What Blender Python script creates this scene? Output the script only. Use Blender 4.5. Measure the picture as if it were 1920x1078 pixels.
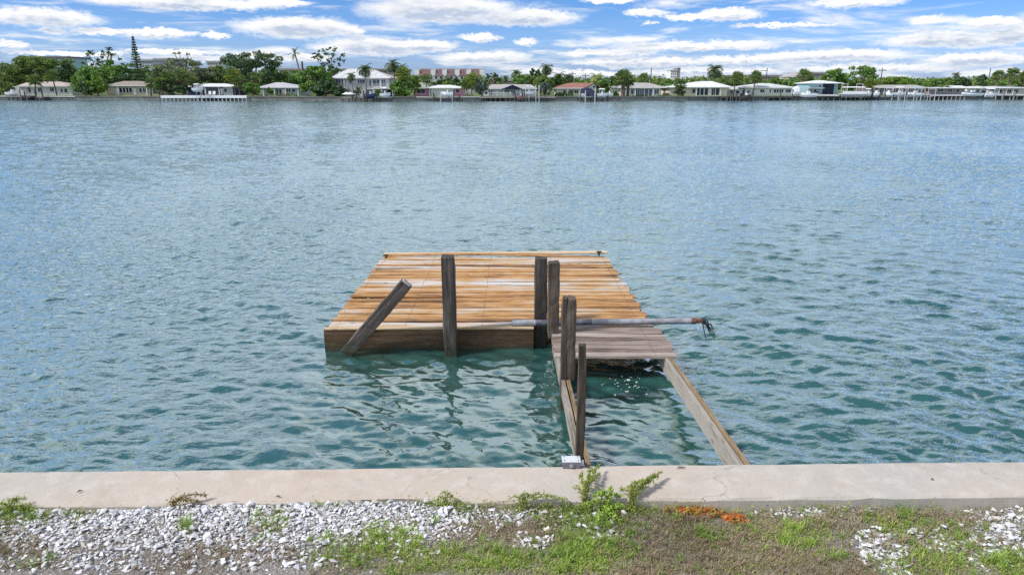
import bpy, bmesh, math, random
import numpy as np
R = math.radians
for o in list(bpy.data.objects): bpy.data.objects.remove(o)
S = bpy.context.scene
COL = S.collection
random.seed(7); rng = np.random.default_rng(7)

# ------------------------------------------------------------------ camera
H = 3.8; FPX = 1297.0; CX = 960.0; CY = 539.0; HOR = 159.0
PITCH = math.atan((CY - HOR) / FPX); CP = math.cos(PITCH); SP = math.sin(PITCH)
cam = bpy.data.cameras.new('camera'); cam_o = bpy.data.objects.new('camera', cam); COL.objects.link(cam_o)
cam.lens = 36 * FPX / 1920; cam.sensor_width = 36; cam.clip_end = 6000; cam.clip_start = .05
cam_o.location = (0, 0, H); cam_o.rotation_euler = (R(90) - PITCH, 0, 0)
S.camera = cam_o

def at(px, py, Y):
    """photo pixel -> point standing at distance Y"""
    t = (CY - py) / FPX
    dz = Y * (t * CP - SP) / (CP + t * SP)
    zc = Y * CP - dz * SP
    return ((px - CX) / FPX * zc, Y, H + dz)
def atz(px, py, z):
    """photo pixel -> point lying at height z"""
    t = (CY - py) / FPX
    Y = (z - H) * (CP + t * SP) / (t * CP - SP)
    return at(px, py, Y)
def azel(px, py):
    x, y, z = at(px, py, 100.0)
    z -= H
    return math.degrees(math.atan2(x, y)), math.degrees(math.atan2(z, math.hypot(x, y)))

# ------------------------------------------------------------------ sky, sun, exposure
SUN_AZ = R(-110); SUN_EL = R(48)          # azimuth from +Y, clockwise positive
W = bpy.data.worlds.new('World'); S.world = W; W.use_nodes = True
wt = W.node_tree; wn = wt.nodes; wl = wt.links; wn.clear()
class G:
    """small helper to write node maths"""
    def __init__(s, tree): s.t = tree
    def n(s, typ, **kw):
        nd = s.t.nodes.new(typ)
        for k, v in kw.items(): setattr(nd, k, v)
        return nd
    def put(s, sock, v):
        if hasattr(v, 'is_output') or isinstance(v, bpy.types.NodeSocket): s.t.links.new(v, sock)
        else: sock.default_value = v
    def m(s, op, a, b=None, c=None, clamp=False):
        nd = s.n('ShaderNodeMath', operation=op, use_clamp=clamp)
        for i, v in enumerate((a, b, c)):
            if v is not None: s.put(nd.inputs[i], v)
        return nd.outputs[0]
    def v(s, op, a, b=None, c=None, out=0):
        nd = s.n('ShaderNodeVectorMath', operation=op)
        for i, v in enumerate((a, b, c)):
            if v is not None: s.put(nd.inputs[i], v)
        return nd.outputs[out]
    def mix(s, f, a, b, mode='MIX'):
        nd = s.n('ShaderNodeMix', data_type='RGBA', blend_type=mode)
        s.put(nd.inputs[0], f); s.put(nd.inputs[6], a); s.put(nd.inputs[7], b)
        return nd.outputs[2]
    def noise(s, vec, scale, detail=3, rough=.5, dist=0, out=0, lac=2.0):
        nd = s.n('ShaderNodeTexNoise')
        s.put(nd.inputs['Vector'], vec); nd.inputs['Scale'].default_value = scale
        nd.inputs['Detail'].default_value = detail; nd.inputs['Roughness'].default_value = rough
        nd.inputs['Distortion'].default_value = dist; nd.inputs['Lacunarity'].default_value = lac
        return nd.outputs[out]
    def ss(s, x, lo, hi, a=0., b=1.):
        nd = s.n('ShaderNodeMapRange', interpolation_type='SMOOTHSTEP')
        s.put(nd.inputs[0], x)
        for i, v in zip((1, 2, 3, 4), (lo, hi, a, b)): s.put(nd.inputs[i], v)
        return nd.outputs[0]
    def xyz(s, x, y, z):
        nd = s.n('ShaderNodeCombineXYZ')
        for i, v in enumerate((x, y, z)): s.put(nd.inputs[i], v)
        return nd.outputs[0]
    def sep(s, v):
        nd = s.n('ShaderNodeSeparateXYZ'); s.put(nd.inputs[0], v); return nd.outputs
    def ramp(s, f, stops):
        nd = s.n('ShaderNodeValToRGB'); e = nd.color_ramp.elements
        while len(e) < len(stops): e.new(.5)
        for el, (p, c) in zip(e, stops): el.position = p; el.color = (*c, 1) if len(c) == 3 else c
        s.put(nd.inputs[0], f); return nd.outputs[0]

# named banks of cloud, as they stand in the sky: px, py, half width, half height (photo pixels -> degrees)
CLOUDS = [(80, 33, 118, 21), (20, 84, 36, 10), (300, 63, 80, 9), (185, 60, 60, 7), (340, 5, 210, 15), (555, 52, 128, 22), (655, 58, 36, 10),
    (700, 88, 120, 18), (790, 86, 72, 13), (905, 109, 96, 14), (830, 20, 165, 29), (985, 34, 112, 18), (898, 71, 40, 9), (985, 79, 28, 6), (520, 5, 70, 11),
    (1215, 25, 48, 9), (1365, 27, 72, 14), (1300, 32, 60, 7), (1220, 44, 14, 4), (1600, 4, 105, 12), (1150, 1, 60, 7), (1742, 40, 52, 10), (1862, 43, 66, 12),
    (1770, 74, 140, 19), (1890, 70, 80, 17), (1300, 86, 185, 11), (1140, 99, 110, 8), (1560, 105, 175, 13), (1400, 113, 120, 9), (1190, 117, 150, 10),
    (1080, 139, 150, 7), (1830, 112, 130, 14), (1640, 128, 200, 9), (1330, 134, 170, 9), (1480, 47, 120, 5), (1880, 138, 120, 11),
    (480, 103, 60, 6), (400, 67, 34, 6), (100, 58, 24, 5), (330, 98, 110, 5), (560, 108, 70, 8), (430, 112, 60, 7), (130, 100, 120, 6),
    (1240, -250, 170, 200), (1860, -240, 170, 190), (520, -270, 280, 170), (60, -300, 160, 150)]
gt = bpy.data.node_groups.new('cloud_density', 'ShaderNodeTree')
gt.interface.new_socket('azel', in_out='INPUT', socket_type='NodeSocketVector')
gt.interface.new_socket('density', in_out='OUTPUT', socket_type='NodeSocketFloat')
g = G(gt); gi = g.n('NodeGroupInput'); go = g.n('NodeGroupOutput')
P = gi.outputs[0]
n1 = g.v('SUBTRACT', g.noise(g.v('MULTIPLY', P, (1, 3.0, 0)), .55, 5, .6, out=1), (.5, .5, .5))
n2 = g.v('SUBTRACT', g.noise(g.v('MULTIPLY', P, (1, 2.0, 0)), 2.6, 4, .62, out=1), (.5, .5, .5))
pw = g.v('ADD', P, g.v('ADD', g.v('MULTIPLY', n1, (2.6, .85, 0)), g.v('MULTIPLY', n2, (.8, .5, 0))))
best = None
for cxp, cyp, hw, hh in CLOUDS:
    a0, e0 = azel(cxp, cyp); a1, _ = azel(cxp + hw, cyp); _, e1 = azel(cxp, cyp - hh)
    ia = 1 / max(.05, a1 - a0); ie = 1 / max(.03, e1 - e0)
    q = g.v('MULTIPLY_ADD', pw, (ia, ie, 0), (-a0 * ia, -e0 * ie, 0))
    L = g.v('LENGTH', q, out=1)
    best = L if best is None else g.m('SMOOTH_MIN', best, L, .12)
named = g.m('SUBTRACT', 1.12, best)
# the rest of the sky: the same broken layer of cloud all round, seen as a flat layer overhead
az, el, _ = g.sep(P)
elr = g.m('MULTIPLY', g.m('MAXIMUM', el, 0.0), math.pi / 180); azr = g.m('MULTIPLY', az, math.pi / 180)
rr = g.m('DIVIDE', 1.0, g.m('ADD', g.m('TANGENT', g.m('MINIMUM', elr, 1.5)), .09))
pl = g.xyz(g.m('MULTIPLY', rr, g.m('SINE', azr)), g.m('MULTIPLY', rr, g.m('COSINE', azr)), 0.0)
big = g.noise(pl, .85, 8, .58, .35)
layer = g.m('MULTIPLY', g.m('SUBTRACT', big, .395), 3.2)
thin = g.m('MULTIPLY', g.m('SUBTRACT', g.noise(g.v('MULTIPLY', P, (.13, 1.5, 0)), 1.0, 6, .6, .8), .53), 1.5)
lowband = g.m('ADD', g.ss(el, 5.5, 9.0, -.33, 0.0), g.ss(el, 30., 58., 0., -.42))
d = g.m('MAXIMUM', named, g.m('MAXIMUM', g.m('ADD', layer, lowband), g.m('MINIMUM', thin, .22)))
gt.links.new(d, go.inputs[0])

g = G(wt)
tc = g.n('ShaderNodeTexCoord'); dirv = g.v('NORMALIZE', tc.outputs['Generated'])
dx, dy, dz = g.sep(dirv)
az = g.m('MULTIPLY', g.m('ARCTAN2', dx, dy), 180 / math.pi); el = g.m('MULTIPLY', g.m('ARCSINE', dz), 180 / math.pi)
def dens(off_el, off_az=0.):
    nd = g.n('ShaderNodeGroup'); nd.node_tree = gt
    wt.links.new(g.xyz(g.m('ADD', az, off_az), g.m('ADD', el, off_el), 0.0), nd.inputs[0]); return nd.outputs[0]
sc = g.m('ADD', .30, g.m('MULTIPLY', g.m('MAXIMUM', el, 0.), .05))
d0 = dens(0.0); d1 = dens(sc, -.25)
sky = g.n('ShaderNodeTexSky', sky_type='NISHITA', sun_disc=False)
sky.sun_elevation = SUN_EL; sky.sun_rotation = SUN_AZ; sky.air_density = 1.0; sky.dust_density = .3; sky.ozone_density = 3.0
tint = g.ramp(g.m('DIVIDE', g.m('MAXIMUM', el, 0.), 40.), [(0., (.23, .30, .56)), (.075, (.25, .35, .60)), (.15, (.18, .305, .53)), (.4, (.42, .54, .66)), (1., (.40, .44, .49))])
skyc = g.v('MULTIPLY', g.mix(1., sky.outputs[0], tint, 'MULTIPLY'), (2.4, 2.4, 2.4))
body = g.m('MULTIPLY', g.m('MULTIPLY', g.ss(d0, .0, .75), g.ss(d1, -.05, .75)), g.ss(el, 7., 18., 1., .3))
grain = g.noise(g.xyz(g.m('MULTIPLY', az, .8), g.m('MULTIPLY', el, 2.4), 0.0), 1.2, 6, .6)
ccol = g.mix(g.m('MULTIPLY', body, g.ss(grain, .3, .62, .55, 1.2)), (1., .99, .975, 1), (.50, .58, .72, 1))
lowhaze = g.ss(el, 0., 2.2, .30, 0.)
ccol = g.mix(lowhaze, ccol, (.62, .72, .86, 1))
mask = g.m('MULTIPLY', g.ss(d0, -.02, .50), g.ss(el, -.5, .2, 0., .97))
b1 = g.n('ShaderNodeBackground'); wt.links.new(skyc, b1.inputs[0]); b1.inputs[1].default_value = .088
b2 = g.n('ShaderNodeBackground'); wt.links.new(ccol, b2.inputs[0]); b2.inputs[1].default_value = .90
ms = g.n('ShaderNodeMixShader'); wt.links.new(mask, ms.inputs[0]); wt.links.new(b1.outputs[0], ms.inputs[1]); wt.links.new(b2.outputs[0], ms.inputs[2])
wo = g.n('ShaderNodeOutputWorld'); wt.links.new(ms.outputs[0], wo.inputs[0])
W.cycles.sampling_method = 'MANUAL'; W.cycles.sample_map_resolution = 512

sl = bpy.data.lights.new('sun', 'SUN'); so = bpy.data.objects.new('sun', sl); COL.objects.link(so)
sl.energy = 3.4; sl.angle = R(9); sl.color = (1, .96, .9)
so.rotation_euler = (R(90) - SUN_EL, 0, math.pi - SUN_AZ)
so.location = (-20, 20, 40)
S.view_settings.view_transform = 'Standard'; S.view_settings.look = 'None'
S.view_settings.exposure = 0.27; S.view_settings.gamma = 1.0
S.render.engine = 'CYCLES'
S.cycles.use_denoising = False; S.cycles.sample_clamp_direct = 1.6; S.cycles.sample_clamp_indirect = 3.; S.cycles.max_bounces = 6; S.cycles.diffuse_bounces = 3; S.cycles.glossy_bounces = 3; S.cycles.transparent_max_bounces = 4

# ------------------------------------------------------------------ materials
MATS = {}
def new_mat(name):
    m = bpy.data.materials.new(name); m.use_nodes = True; m.node_tree.nodes.clear()
    g = G(m.node_tree); b = g.n('ShaderNodeBsdfPrincipled'); o = g.n('ShaderNodeOutputMaterial')
    m.node_tree.links.new(b.outputs[0], o.inputs[0]); MATS[name] = m
    return m, g, b
def simple(name, col, rough=.7, var=.15, scale=3., bump=0., metal=0., rnd=0.):
    """painted or plain surface: base colour with a little uneven wear"""
    m, g, b = new_mat(name)
    t = g.n('ShaderNodeTexCoord').outputs['Object']
    n = g.noise(t, scale, 4, .6)
    c = g.mix(g.ss(n, .25, .75), (*[x * (1 - var) for x in col], 1), (*[min(1, x * (1 + var)) for x in col], 1))
    if rnd:
        r = g.n('ShaderNodeObjectInfo').outputs['Random']
        hs = g.n('ShaderNodeHueSaturation'); g.put(hs.inputs['Color'], c); g.put(hs.inputs['Value'], g.ss(r, 0, 1, 1 - rnd, 1 + rnd)); c = hs.outputs[0]
    g.put(b.inputs['Base Color'], c); b.inputs['Roughness'].default_value = rough; b.inputs['Metallic'].default_value = metal
    if bump:
        bp = g.n('ShaderNodeBump'); bp.inputs['Strength'].default_value = bump; bp.inputs['Distance'].default_value = .02
        g.put(bp.inputs['Height'], g.noise(t, scale * 4, 4, .6)); g.put(b.inputs['Normal'], bp.outputs[0])
    return m
def leaf(name, c0, c1, rough=.55, trans=.25, c2=None):
    m, g, b = new_mat(name)
    r = g.n('ShaderNodeNewGeometry').outputs['Random Per Island']
    t = g.n('ShaderNodeTexCoord').outputs['Object']
    f = g.m('ADD', g.m('MULTIPLY', r, .55), g.m('MULTIPLY', g.ss(g.noise(t, .45, 2), .35, .65), .45))
    stops = [(.05, c0), (.95, c1)] if c2 is None else [(.05, c0), (.7, c1), (.97, c2)]
    c = g.ramp(f, stops)
    g.put(b.inputs['Base Color'], c); b.inputs['Roughness'].default_value = rough
    if trans:
        tr = g.n('ShaderNodeBsdfTranslucent'); g.put(tr.inputs[0], g.mix(1., c, (1.1, 1.15, .7, 1), 'MULTIPLY'))
        ms = g.n('ShaderNodeMixShader'); ms.inputs[0].default_value = trans
        m.node_tree.links.new(b.outputs[0], ms.inputs[1]); m.node_tree.links.new(tr.outputs[0], ms.inputs[2])
        out = [n for n in m.node_tree.nodes if n.type == 'OUTPUT_MATERIAL'][0]
        m.node_tree.links.new(ms.outputs[0], out.inputs[0])
    return m
def wood(name, stops, axis, wet=None, grain=1., rough=.75, patch=.5, island=False, world=0., k=1.1, rnd=.42, rot=0.):
    """weathered timber: streaks run along the given axis, each piece its own tone, knots and cracks"""
    m, g, b = new_mat(name)
    tc = g.n('ShaderNodeTexCoord').outputs['Object']
    if rot:
        vr = g.n('ShaderNodeVectorRotate', rotation_type='Y_AXIS'); g.put(vr.inputs['Vector'], tc); vr.inputs['Angle'].default_value = rot; tc = vr.outputs[0]
    r = g.n('ShaderNodeObjectInfo').outputs['Random']
    if island: r = g.m('FRACT', g.m('ADD', r, g.n('ShaderNodeNewGeometry').outputs['Random Per Island']))
    off = g.xyz(g.m('MULTIPLY', r, 37.), g.m('MULTIPLY', r, 91.), g.m('MULTIPLY', r, 53.))
    s = [14., 14., 14.]; s[axis] = 1.2
    p = g.v('ADD', g.v('MULTIPLY', tc, tuple(s)), off)
    p2 = g.v('ADD', g.v('MULTIPLY', tc, tuple([x * .35 if i != axis else 1.3 for i, x in enumerate(s)])), off)
    st = g.noise(p, 1.6 * grain, 6, .68, .25)
    fine = g.noise(g.v('MULTIPLY', p, (1, 1, 1)), 7. * grain, 3, .6)
    pa = g.noise(p2, .8, 3, .55)
    f = g.m('ADD', g.m('ADD', g.m('MULTIPLY', r, rnd), g.m('MULTIPLY', pa, patch)), g.m('MULTIPLY', g.m('SUBTRACT', st, .5), k))
    if world: f = g.m('ADD', f, g.m('MULTIPLY', g.m('SUBTRACT', g.noise(g.v('MULTIPLY', g.n('ShaderNodeNewGeometry').outputs['Position'], (.55, 1.1, 0)), 1.3, 5, .6, .8), .47), world))
    c = g.ramp(f, stops)
    crack = g.ss(st, .30, .40, 1., 0.)
    c = g.mix(g.m('MULTIPLY', crack, .55), c, (.06, .04, .03, 1))
    c = g.mix(g.m('MULTIPLY', g.ss(fine, .5, .7), .35), c, g.mix(1., c, (.6, .52, .46, 1), 'MULTIPLY'))
    kv = g.n('ShaderNodeTexVoronoi'); g.put(kv.inputs['Vector'], g.v('ADD', g.v('MULTIPLY', tc, tuple([9. if i != axis else 2.2 for i in range(3)])), off)); kv.inputs['Scale'].default_value = .8
    c = g.mix(g.ss(kv.outputs[0], .05, .12, .75, 0.), c, (.05, .028, .015, 1))
    if wet:   # algae and tide stain on what stands in the water (object origin lies at water level)
        z = g.sep(g.n('ShaderNodeNewGeometry').outputs['Position'])[2]
        zz = g.m('ADD', z, g.m('MULTIPLY', g.m('SUBTRACT', g.noise(tc, 9., 3), .5), .16))
        c = g.mix(g.ss(zz, wet[0], wet[1], .88, 0.), c, (.026, .032, .014, 1))
    g.put(b.inputs['Base Color'], c); b.inputs['Roughness'].default_value = rough
    bp = g.n('ShaderNodeBump'); bp.inputs['Strength'].default_value = .55; bp.inputs['Distance'].default_value = .008
    g.put(bp.inputs['Height'], g.m('ADD', st, g.m('MULTIPLY', fine, .4))); g.put(b.inputs['Normal'], bp.outputs[0])
    return m

TAN = [(.08, (.13, .08, .045)), (.28, (.36, .175, .06)), (.46, (.51, .275, .10)), (.6, (.53, .37, .21)), (.76, (.53, .46, .40)), (1., (.64, .61, .60))]
GREY = [(.15, (.10, .07, .05)), (.4, (.235, .18, .145)), (.65, (.355, .295, .255)), (.95, (.48, .43, .395))]
DARK = [(.12, (0.0149, 0.0112, 0.0094)), (.45, (0.0468, 0.0365, 0.0299)), (.7, (0.0824, 0.0655, 0.0553)), (.97, (0.1591, 0.1339, 0.1141))]
CREAM = [(.1, (0.1045, 0.0627, 0.0314)), (.4, (0.2788, 0.1952, 0.1011)), (.7, (0.3694, 0.2997, 0.1952)), (1., (0.4321, 0.3903, 0.3206))]
FASC = [(.1, (0.0166, 0.0084, 0.0036)), (.4, (0.0473, 0.0244, 0.0102)), (.7, (0.0835, 0.0459, 0.0211)), (1., (0.1503, 0.0914, 0.0454))]
wood('deck_wood', TAN, 0, patch=.45, world=.95, k=1.4, rnd=.6)
wood('platform_wood', GREY, 0, patch=.6)
wood('post_wood', DARK, 2, wet=(.04, .3), patch=.6, k=2.)
wood('post_lean', DARK, 2, wet=(.04, .3), patch=.6, k=2., rot=R(-41))
wood('post_brown', [(.12, (.025, .017, .012)), (.45, (.078, .057, .042)), (.7, (.13, .10, .076)), (.97, (.23, .19, .155))], 2, wet=(.04, .3), patch=.7, k=1.9)
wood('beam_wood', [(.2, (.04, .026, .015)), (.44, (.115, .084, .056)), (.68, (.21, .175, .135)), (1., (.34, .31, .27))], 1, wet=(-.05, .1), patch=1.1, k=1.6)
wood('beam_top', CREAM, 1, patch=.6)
wood('fascia_wood', FASC, 0, wet=(-.02, .17), patch=1.1, k=1.9)
wood('rim_wood', [(.1, (.30, .2, .11)), (.4, (.55, .40, .23)), (.8, (.66, .55, .40))], 0)
wood('end_grain', [(.1, (.30, .25, .21)), (.5, (.5, .45, .4)), (1., (.6, .56, .52))], 2, grain=3)

def concrete():
    m, g, b = new_mat('cap_concrete')
    t = g.n('ShaderNodeTexCoord').outputs['Object']
    big = g.noise(t, .55, 4, .55, .4); mid = g.noise(t, 5.5, 6, .66, .25); fine = g.noise(t, 55, 4, .7)
    c = g.ramp(big, [(.32, (.52, .425, .345)), (.5, (.495, .435, .37)), (.68, (.44, .415, .375))])
    c = g.mix(g.ss(mid, .47, .64, 0, .38), c, (.60, .565, .51, 1))
    c = g.mix(g.ss(g.noise(g.v('ADD', t, (9, 4, 2)), 2.6, 7, .7, .4), .50, .70, 0, .5), c, (.38, .325, .27, 1))
    c = g.mix(g.ss(fine, .56, .68, 0, .55), c, (.30, .27, .235, 1))
    c = g.mix(g.ss(g.noise(t, 140, 2, .6), .62, .7, 0, .6), c, (.68, .65, .6, 1))
    vo = g.n('ShaderNodeTexVoronoi', feature='DISTANCE_TO_EDGE'); g.put(vo.inputs['Vector'], g.v('ADD', t, g.v('MULTIPLY', g.noise(t, 3., 5, .6, out=1), (.5, .5, .5)))); vo.inputs['Scale'].default_value = .42
    cr = g.m('MULTIPLY', g.ss(vo.outputs[0], .0, .006, 1., 0.), g.ss(mid, .42, .56))
    c = g.mix(g.m('MULTIPLY', cr, .4), c, (.16, .13, .1, 1))
    g.put(b.inputs['Base Color'], c); b.inputs['Roughness'].default_value = .85
    bp = g.n('ShaderNodeBump'); bp.inputs['Strength'].default_value = .35; bp.inputs['Distance'].default_value = .006
    g.put(bp.inputs['Height'], g.m('ADD', mid, g.m('MULTIPLY', fine, .6))); g.put(b.inputs['Normal'], bp.outputs[0])
concrete()

def water_mat():
    m, g, b = new_mat('water')
    ge = g.n('ShaderNodeNewGeometry').outputs['Position']
    at_ = g.n('ShaderNodeAttribute'); at_.attribute_name = 'calm'; calm = at_.outputs['Fac']
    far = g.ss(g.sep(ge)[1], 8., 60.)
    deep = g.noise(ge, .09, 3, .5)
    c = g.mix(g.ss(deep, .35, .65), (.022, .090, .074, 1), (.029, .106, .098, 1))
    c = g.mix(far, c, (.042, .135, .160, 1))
    g.put(b.inputs['Base Color'], c)
    b.inputs['Roughness'].default_value = .9; b.inputs['Specular IOR Level'].default_value = 0.
    # ripples riding on the modelled waves; gusts make rough and slack patches
    gust = g.ss(g.noise(g.v('MULTIPLY', ge, (.05, .022, 0)), 1., 4, .55, .5), .32, .68, .45, 1.25)
    p1 = g.v('MULTIPLY', ge, (1.25, 2.3, 1.)); 
    r1 = g.noise(g.v('ADD', p1, (3, 1, 0)), 1.9, 3, .5, .5); r2 = g.noise(p1, 5.2, 3, .5, .3); r3 = g.noise(p1, .55, 3, .5, .4)
    hgt = g.m('ADD', g.m('MULTIPLY', r2, .056), g.m('ADD', g.m('MULTIPLY', r1, .075), g.m('MULTIPLY', g.m('MULTIPLY', r3, far), .16)))
    st = g.m('MULTIPLY', g.m('MULTIPLY', gust, g.ss(g.sep(ge)[1], 7., 16., .65, 1.)), g.ss(calm, 0., 1., 1., .3))
    bp = g.n('ShaderNodeBump'); bp.inputs['Distance'].default_value = 1.0
    g.put(bp.inputs['Strength'], g.m('MULTIPLY', st, .75)); g.put(bp.inputs['Height'], hgt); g.put(b.inputs['Normal'], bp.outputs[0])
    # sheen of the surface: reflection grows towards grazing view, as on any water
    gl = g.n('ShaderNodeBsdfGlossy'); gl.inputs['Color'].default_value = (.87, .98, 1., 1); g.put(gl.inputs['Roughness'], g.ss(g.sep(ge)[1], 12., 120., .025, .085)); g.put(gl.inputs['Normal'], bp.outputs[0])
    lw = g.n('ShaderNodeLayerWeight'); lw.inputs['Blend'].default_value = .5; g.put(lw.inputs['Normal'], bp.outputs[0])
    fr = g.m('ADD', .04, g.m('MULTIPLY', g.m('POWER', lw.outputs['Facing'], 1.65), .94))
    ms = g.n('ShaderNodeMixShader'); g.put(ms.inputs[0], fr); m.node_tree.links.new(b.outputs[0], ms.inputs[1]); m.node_tree.links.new(gl.outputs[0], ms.inputs[2])
    m.node_tree.links.new(ms.outputs[0], [n for n in m.node_tree.nodes if n.type == 'OUTPUT_MATERIAL'][0].inputs[0])
water_mat()

def ground_mat():
    m, g, b = new_mat('soil')
    t = g.n('ShaderNodeNewGeometry').outputs['Position']
    n = g.noise(t, 2.2, 5, .6, .6); f = g.noise(t, 60, 5, .75); k = g.noise(t, 170, 2, .6)
    c = g.ramp(n, [(.3, (.30, .27, .235)), (.5, (.39, .365, .335)), (.7, (.50, .485, .46))])
    c = g.mix(g.ss(f, .42, .66), g.mix(1., c, (.5, .46, .42, 1), 'MULTIPLY'), c)
    c = g.mix(g.ss(k, .58, .68, 0, .8), c, (.60, .58, .54, 1))
    g.put(b.inputs['Base Color'], c); b.inputs['Roughness'].default_value = .95
    bp = g.n('ShaderNodeBump'); bp.inputs['Strength'].default_value = .9; bp.inputs['Distance'].default_value = .02
    g.put(bp.inputs['Height'], f); g.put(b.inputs['Normal'], bp.outputs[0])
ground_mat()
def stone_mat():
    m, g, b = new_mat('limestone')
    r = g.n('ShaderNodeNewGeometry').outputs['Random Per Island']; r2 = g.n('ShaderNodeObjectInfo').outputs['Random']
    t = g.n('ShaderNodeTexCoord').outputs['Object']
    f = g.m('FRACT', g.m('ADD', r, r2))
    c = g.ramp(f, [(0., (.34, .325, .315)), (.16, (.52, .515, .52)), (.45, (.67, .675, .70)), (.9, (.79, .80, .825)), (1., (.48, .42, .35))])
    c = g.mix(g.ss(g.noise(t, 40, 4, .6), .5, .72, 0, .45), c, (.42, .41, .40, 1))
    g.put(b.inputs['Base Color'], c); b.inputs['Roughness'].default_value = .85
    bp = g.n('ShaderNodeBump'); bp.inputs['Strength'].default_value = .4; bp.inputs['Distance'].default_value = .004
    g.put(bp.inputs['Height'], g.noise(t, 120, 3, .6)); g.put(b.inputs['Normal'], bp.outputs[0])
stone_mat()
leaf('grass_green', (0.1127, 0.1943, 0.0299), (0.2990, 0.4634, 0.0747), trans=.3, c2=(0.4933, 0.5382, 0.1346))
leaf('grass_lime', (0.2093, 0.3140, 0.0448), (0.4485, 0.6279, 0.1046), trans=.3)
leaf('grass_dry', (0.1500, 0.1125, 0.0688), (0.4125, 0.3250, 0.2063), trans=.2, c2=(0.6500, 0.5625, 0.4000))
leaf('weed_leaf', (0.1638, 0.2184, 0.0347), (0.3822, 0.4505, 0.0819), trans=.3, c2=(0.5187, 0.4505, 0.1092))
leaf('litter', (.10, .07, .04), (.40, .33, .23), trans=.1, c2=(.62, .56, .45))
leaf('weed_dry', (.20, .14, .05), (.40, .30, .11), trans=.25)
simple('weed_stem', (.20, .15, .06), .7)
leaf('rust_flake', (.28, .055, .012), (.62, .19, .035), trans=.1, c2=(.70, .30, .08))
# far foliage
leaf('leaf_olive', (0.086, 0.148, 0.038), (0.235, 0.322, 0.086))
leaf('leaf_mid', (0.078, 0.166, 0.038), (0.217, 0.374, 0.078))
leaf('leaf_dark', (0.042, 0.090, 0.042), (0.113, 0.200, 0.073))
leaf('leaf_bright', (0.096, 0.192, 0.030), (0.264, 0.408, 0.060))
leaf('leaf_grey', (0.138, 0.174, 0.102), (0.282, 0.324, 0.198))
leaf('leaf_blue', (0.120, 0.168, 0.144), (0.264, 0.336, 0.276))
leaf('frond', (0.070, 0.131, 0.046), (0.200, 0.305, 0.090), c2=(0.401, 0.365, 0.139))
leaf('frond_lime', (0.108, 0.168, 0.036), (0.288, 0.360, 0.072), c2=(0.432, 0.396, 0.108))
leaf('frond_dark', (.03, .06, .026), (.10, .155, .06), c2=(.16, .18, .07))
leaf('frond_dead', (.14, .095, .05), (.28, .21, .12), trans=.1)
simple('bark', (.13, .10, .075), .9, .3, 4, .4)
simple('bark_grey', (.24, .21, .18), .9, .3, 4, .4)
simple('lawn', (.11, .155, .045), .95, .35, .35, .3)
simple('bank_stone', (.15, .15, .14), .9, .3, .8, .4)
simple('bank_white', (.62, .61, .58), .8, .2, .8, .2)
simple('bank_dark', (.10, .105, .10), .9, .35, .8, .3)
for n, c in dict(white=(.78, .78, .77), cream=(.66, .60, .50), palegrey=(.55, .56, .58), bluegrey=(.40, .46, .55), navy=(.035, .05, .13), teal=(.30, .46, .52),
                 pink=(.66, .30, .42), slate=(.20, .17, .18), beige=(.50, .43, .34), paleblue=(.58, .65, .76), mauve=(.32, .27, .29), tan=(.42, .35, .27)).items():
    simple('wall_' + n, c, .8, .08, .5, .15)
for n, c in dict(white=(.74, .75, .76), grey=(.42, .40, .39), warm=(.48, .41, .37), brown=(.30, .25, .21), pale=(.60, .61, .62), red=(.32, .15, .115), rust=(.19, .105, .095), plum=(.17, .105, .12), lilac=(.50, .49, .54)).items():
    m, g, b = new_mat('roof_' + n)
    t = g.n('ShaderNodeTexCoord').outputs['Object']
    wv = g.n('ShaderNodeTexWave'); wv.bands_direction = 'Z'; g.put(wv.inputs['Vector'], t); wv.inputs['Scale'].default_value = 1.6; wv.inputs['Distortion'].default_value = .6
    cc = g.mix(g.ss(g.noise(t, .8, 5, .65), .3, .7), (*[x * .8 for x in c], 1), (*[min(.95, x * 1.15) for x in c], 1))
    cc = g.mix(g.m('MULTIPLY', g.ss(wv.outputs[1], .0, .3, 1, 0), .3), cc, (*[x * .45 for x in c], 1))
    g.put(b.inputs['Base Color'], cc); b.inputs['Roughness'].default_value = .75
simple('glass', (.025, .032, .05), .08, .3, .6)
simple('glass_blue', (.09, .12, .19), .1, .4, .6)
simple('trim', (.78, .78, .77), .6, .06)
simple('trim_dark', (.05, .06, .11), .6, .1)
simple('opening_shade', (.02, .025, .06), .8, .2)  # near-black colour that stands in for the shade inside openings
simple('pile_grey', (.25, .23, .21), .9, .25, 2)
simple('pile_dark', (.07, .065, .06), .9, .25, 2)
simple('pile_white', (.42, .42, .42), .7, .1, 2)
simple('gelcoat', (.80, .80, .80), .25, .05)
simple('gelcoat_navy', (.03, .045, .12), .25, .1)
simple('metal_grey', (.35, .36, .38), .4, .15, 3, 0, .6)
simple('motor_black', (.02, .02, .025), .35, .1)
simple('canvas_navy', (.018, .024, .055), .8, .2, 1.)
simple('canvas_white', (.72, .73, .74), .8, .1)
simple('canvas_blue', (.12, .22, .42), .8, .1)
simple('sign_white', (.75, .76, .78), .7, .05)
simple('pipe_pvc', (.29, .30, .325), .55, .32, 7, .15)
simple('pipe_dark', (.115, .12, .15), .6, .45, 14, .3)
simple('tape_red', (.16, .065, .05), .7, .35, 30)
simple('nail_rust', (.055, .03, .02), .8, .3, 30)
simple('strap', (.035, .022, .02), .8, .3, 30)
simple('iron', (.04, .035, .035), .6, .3, 30)
simple('box_lid', (.60, .64, .66), .55, .15, 30)
m_ = simple('cast_metal', (.21, .21, .26), .55, .5, 60, .5, .3)
simple('fitting', (.42, .41, .50), .35, .25, 60, .1, .5)
simple('foam_white', (.75, .76, .70), .9, .1)
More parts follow.
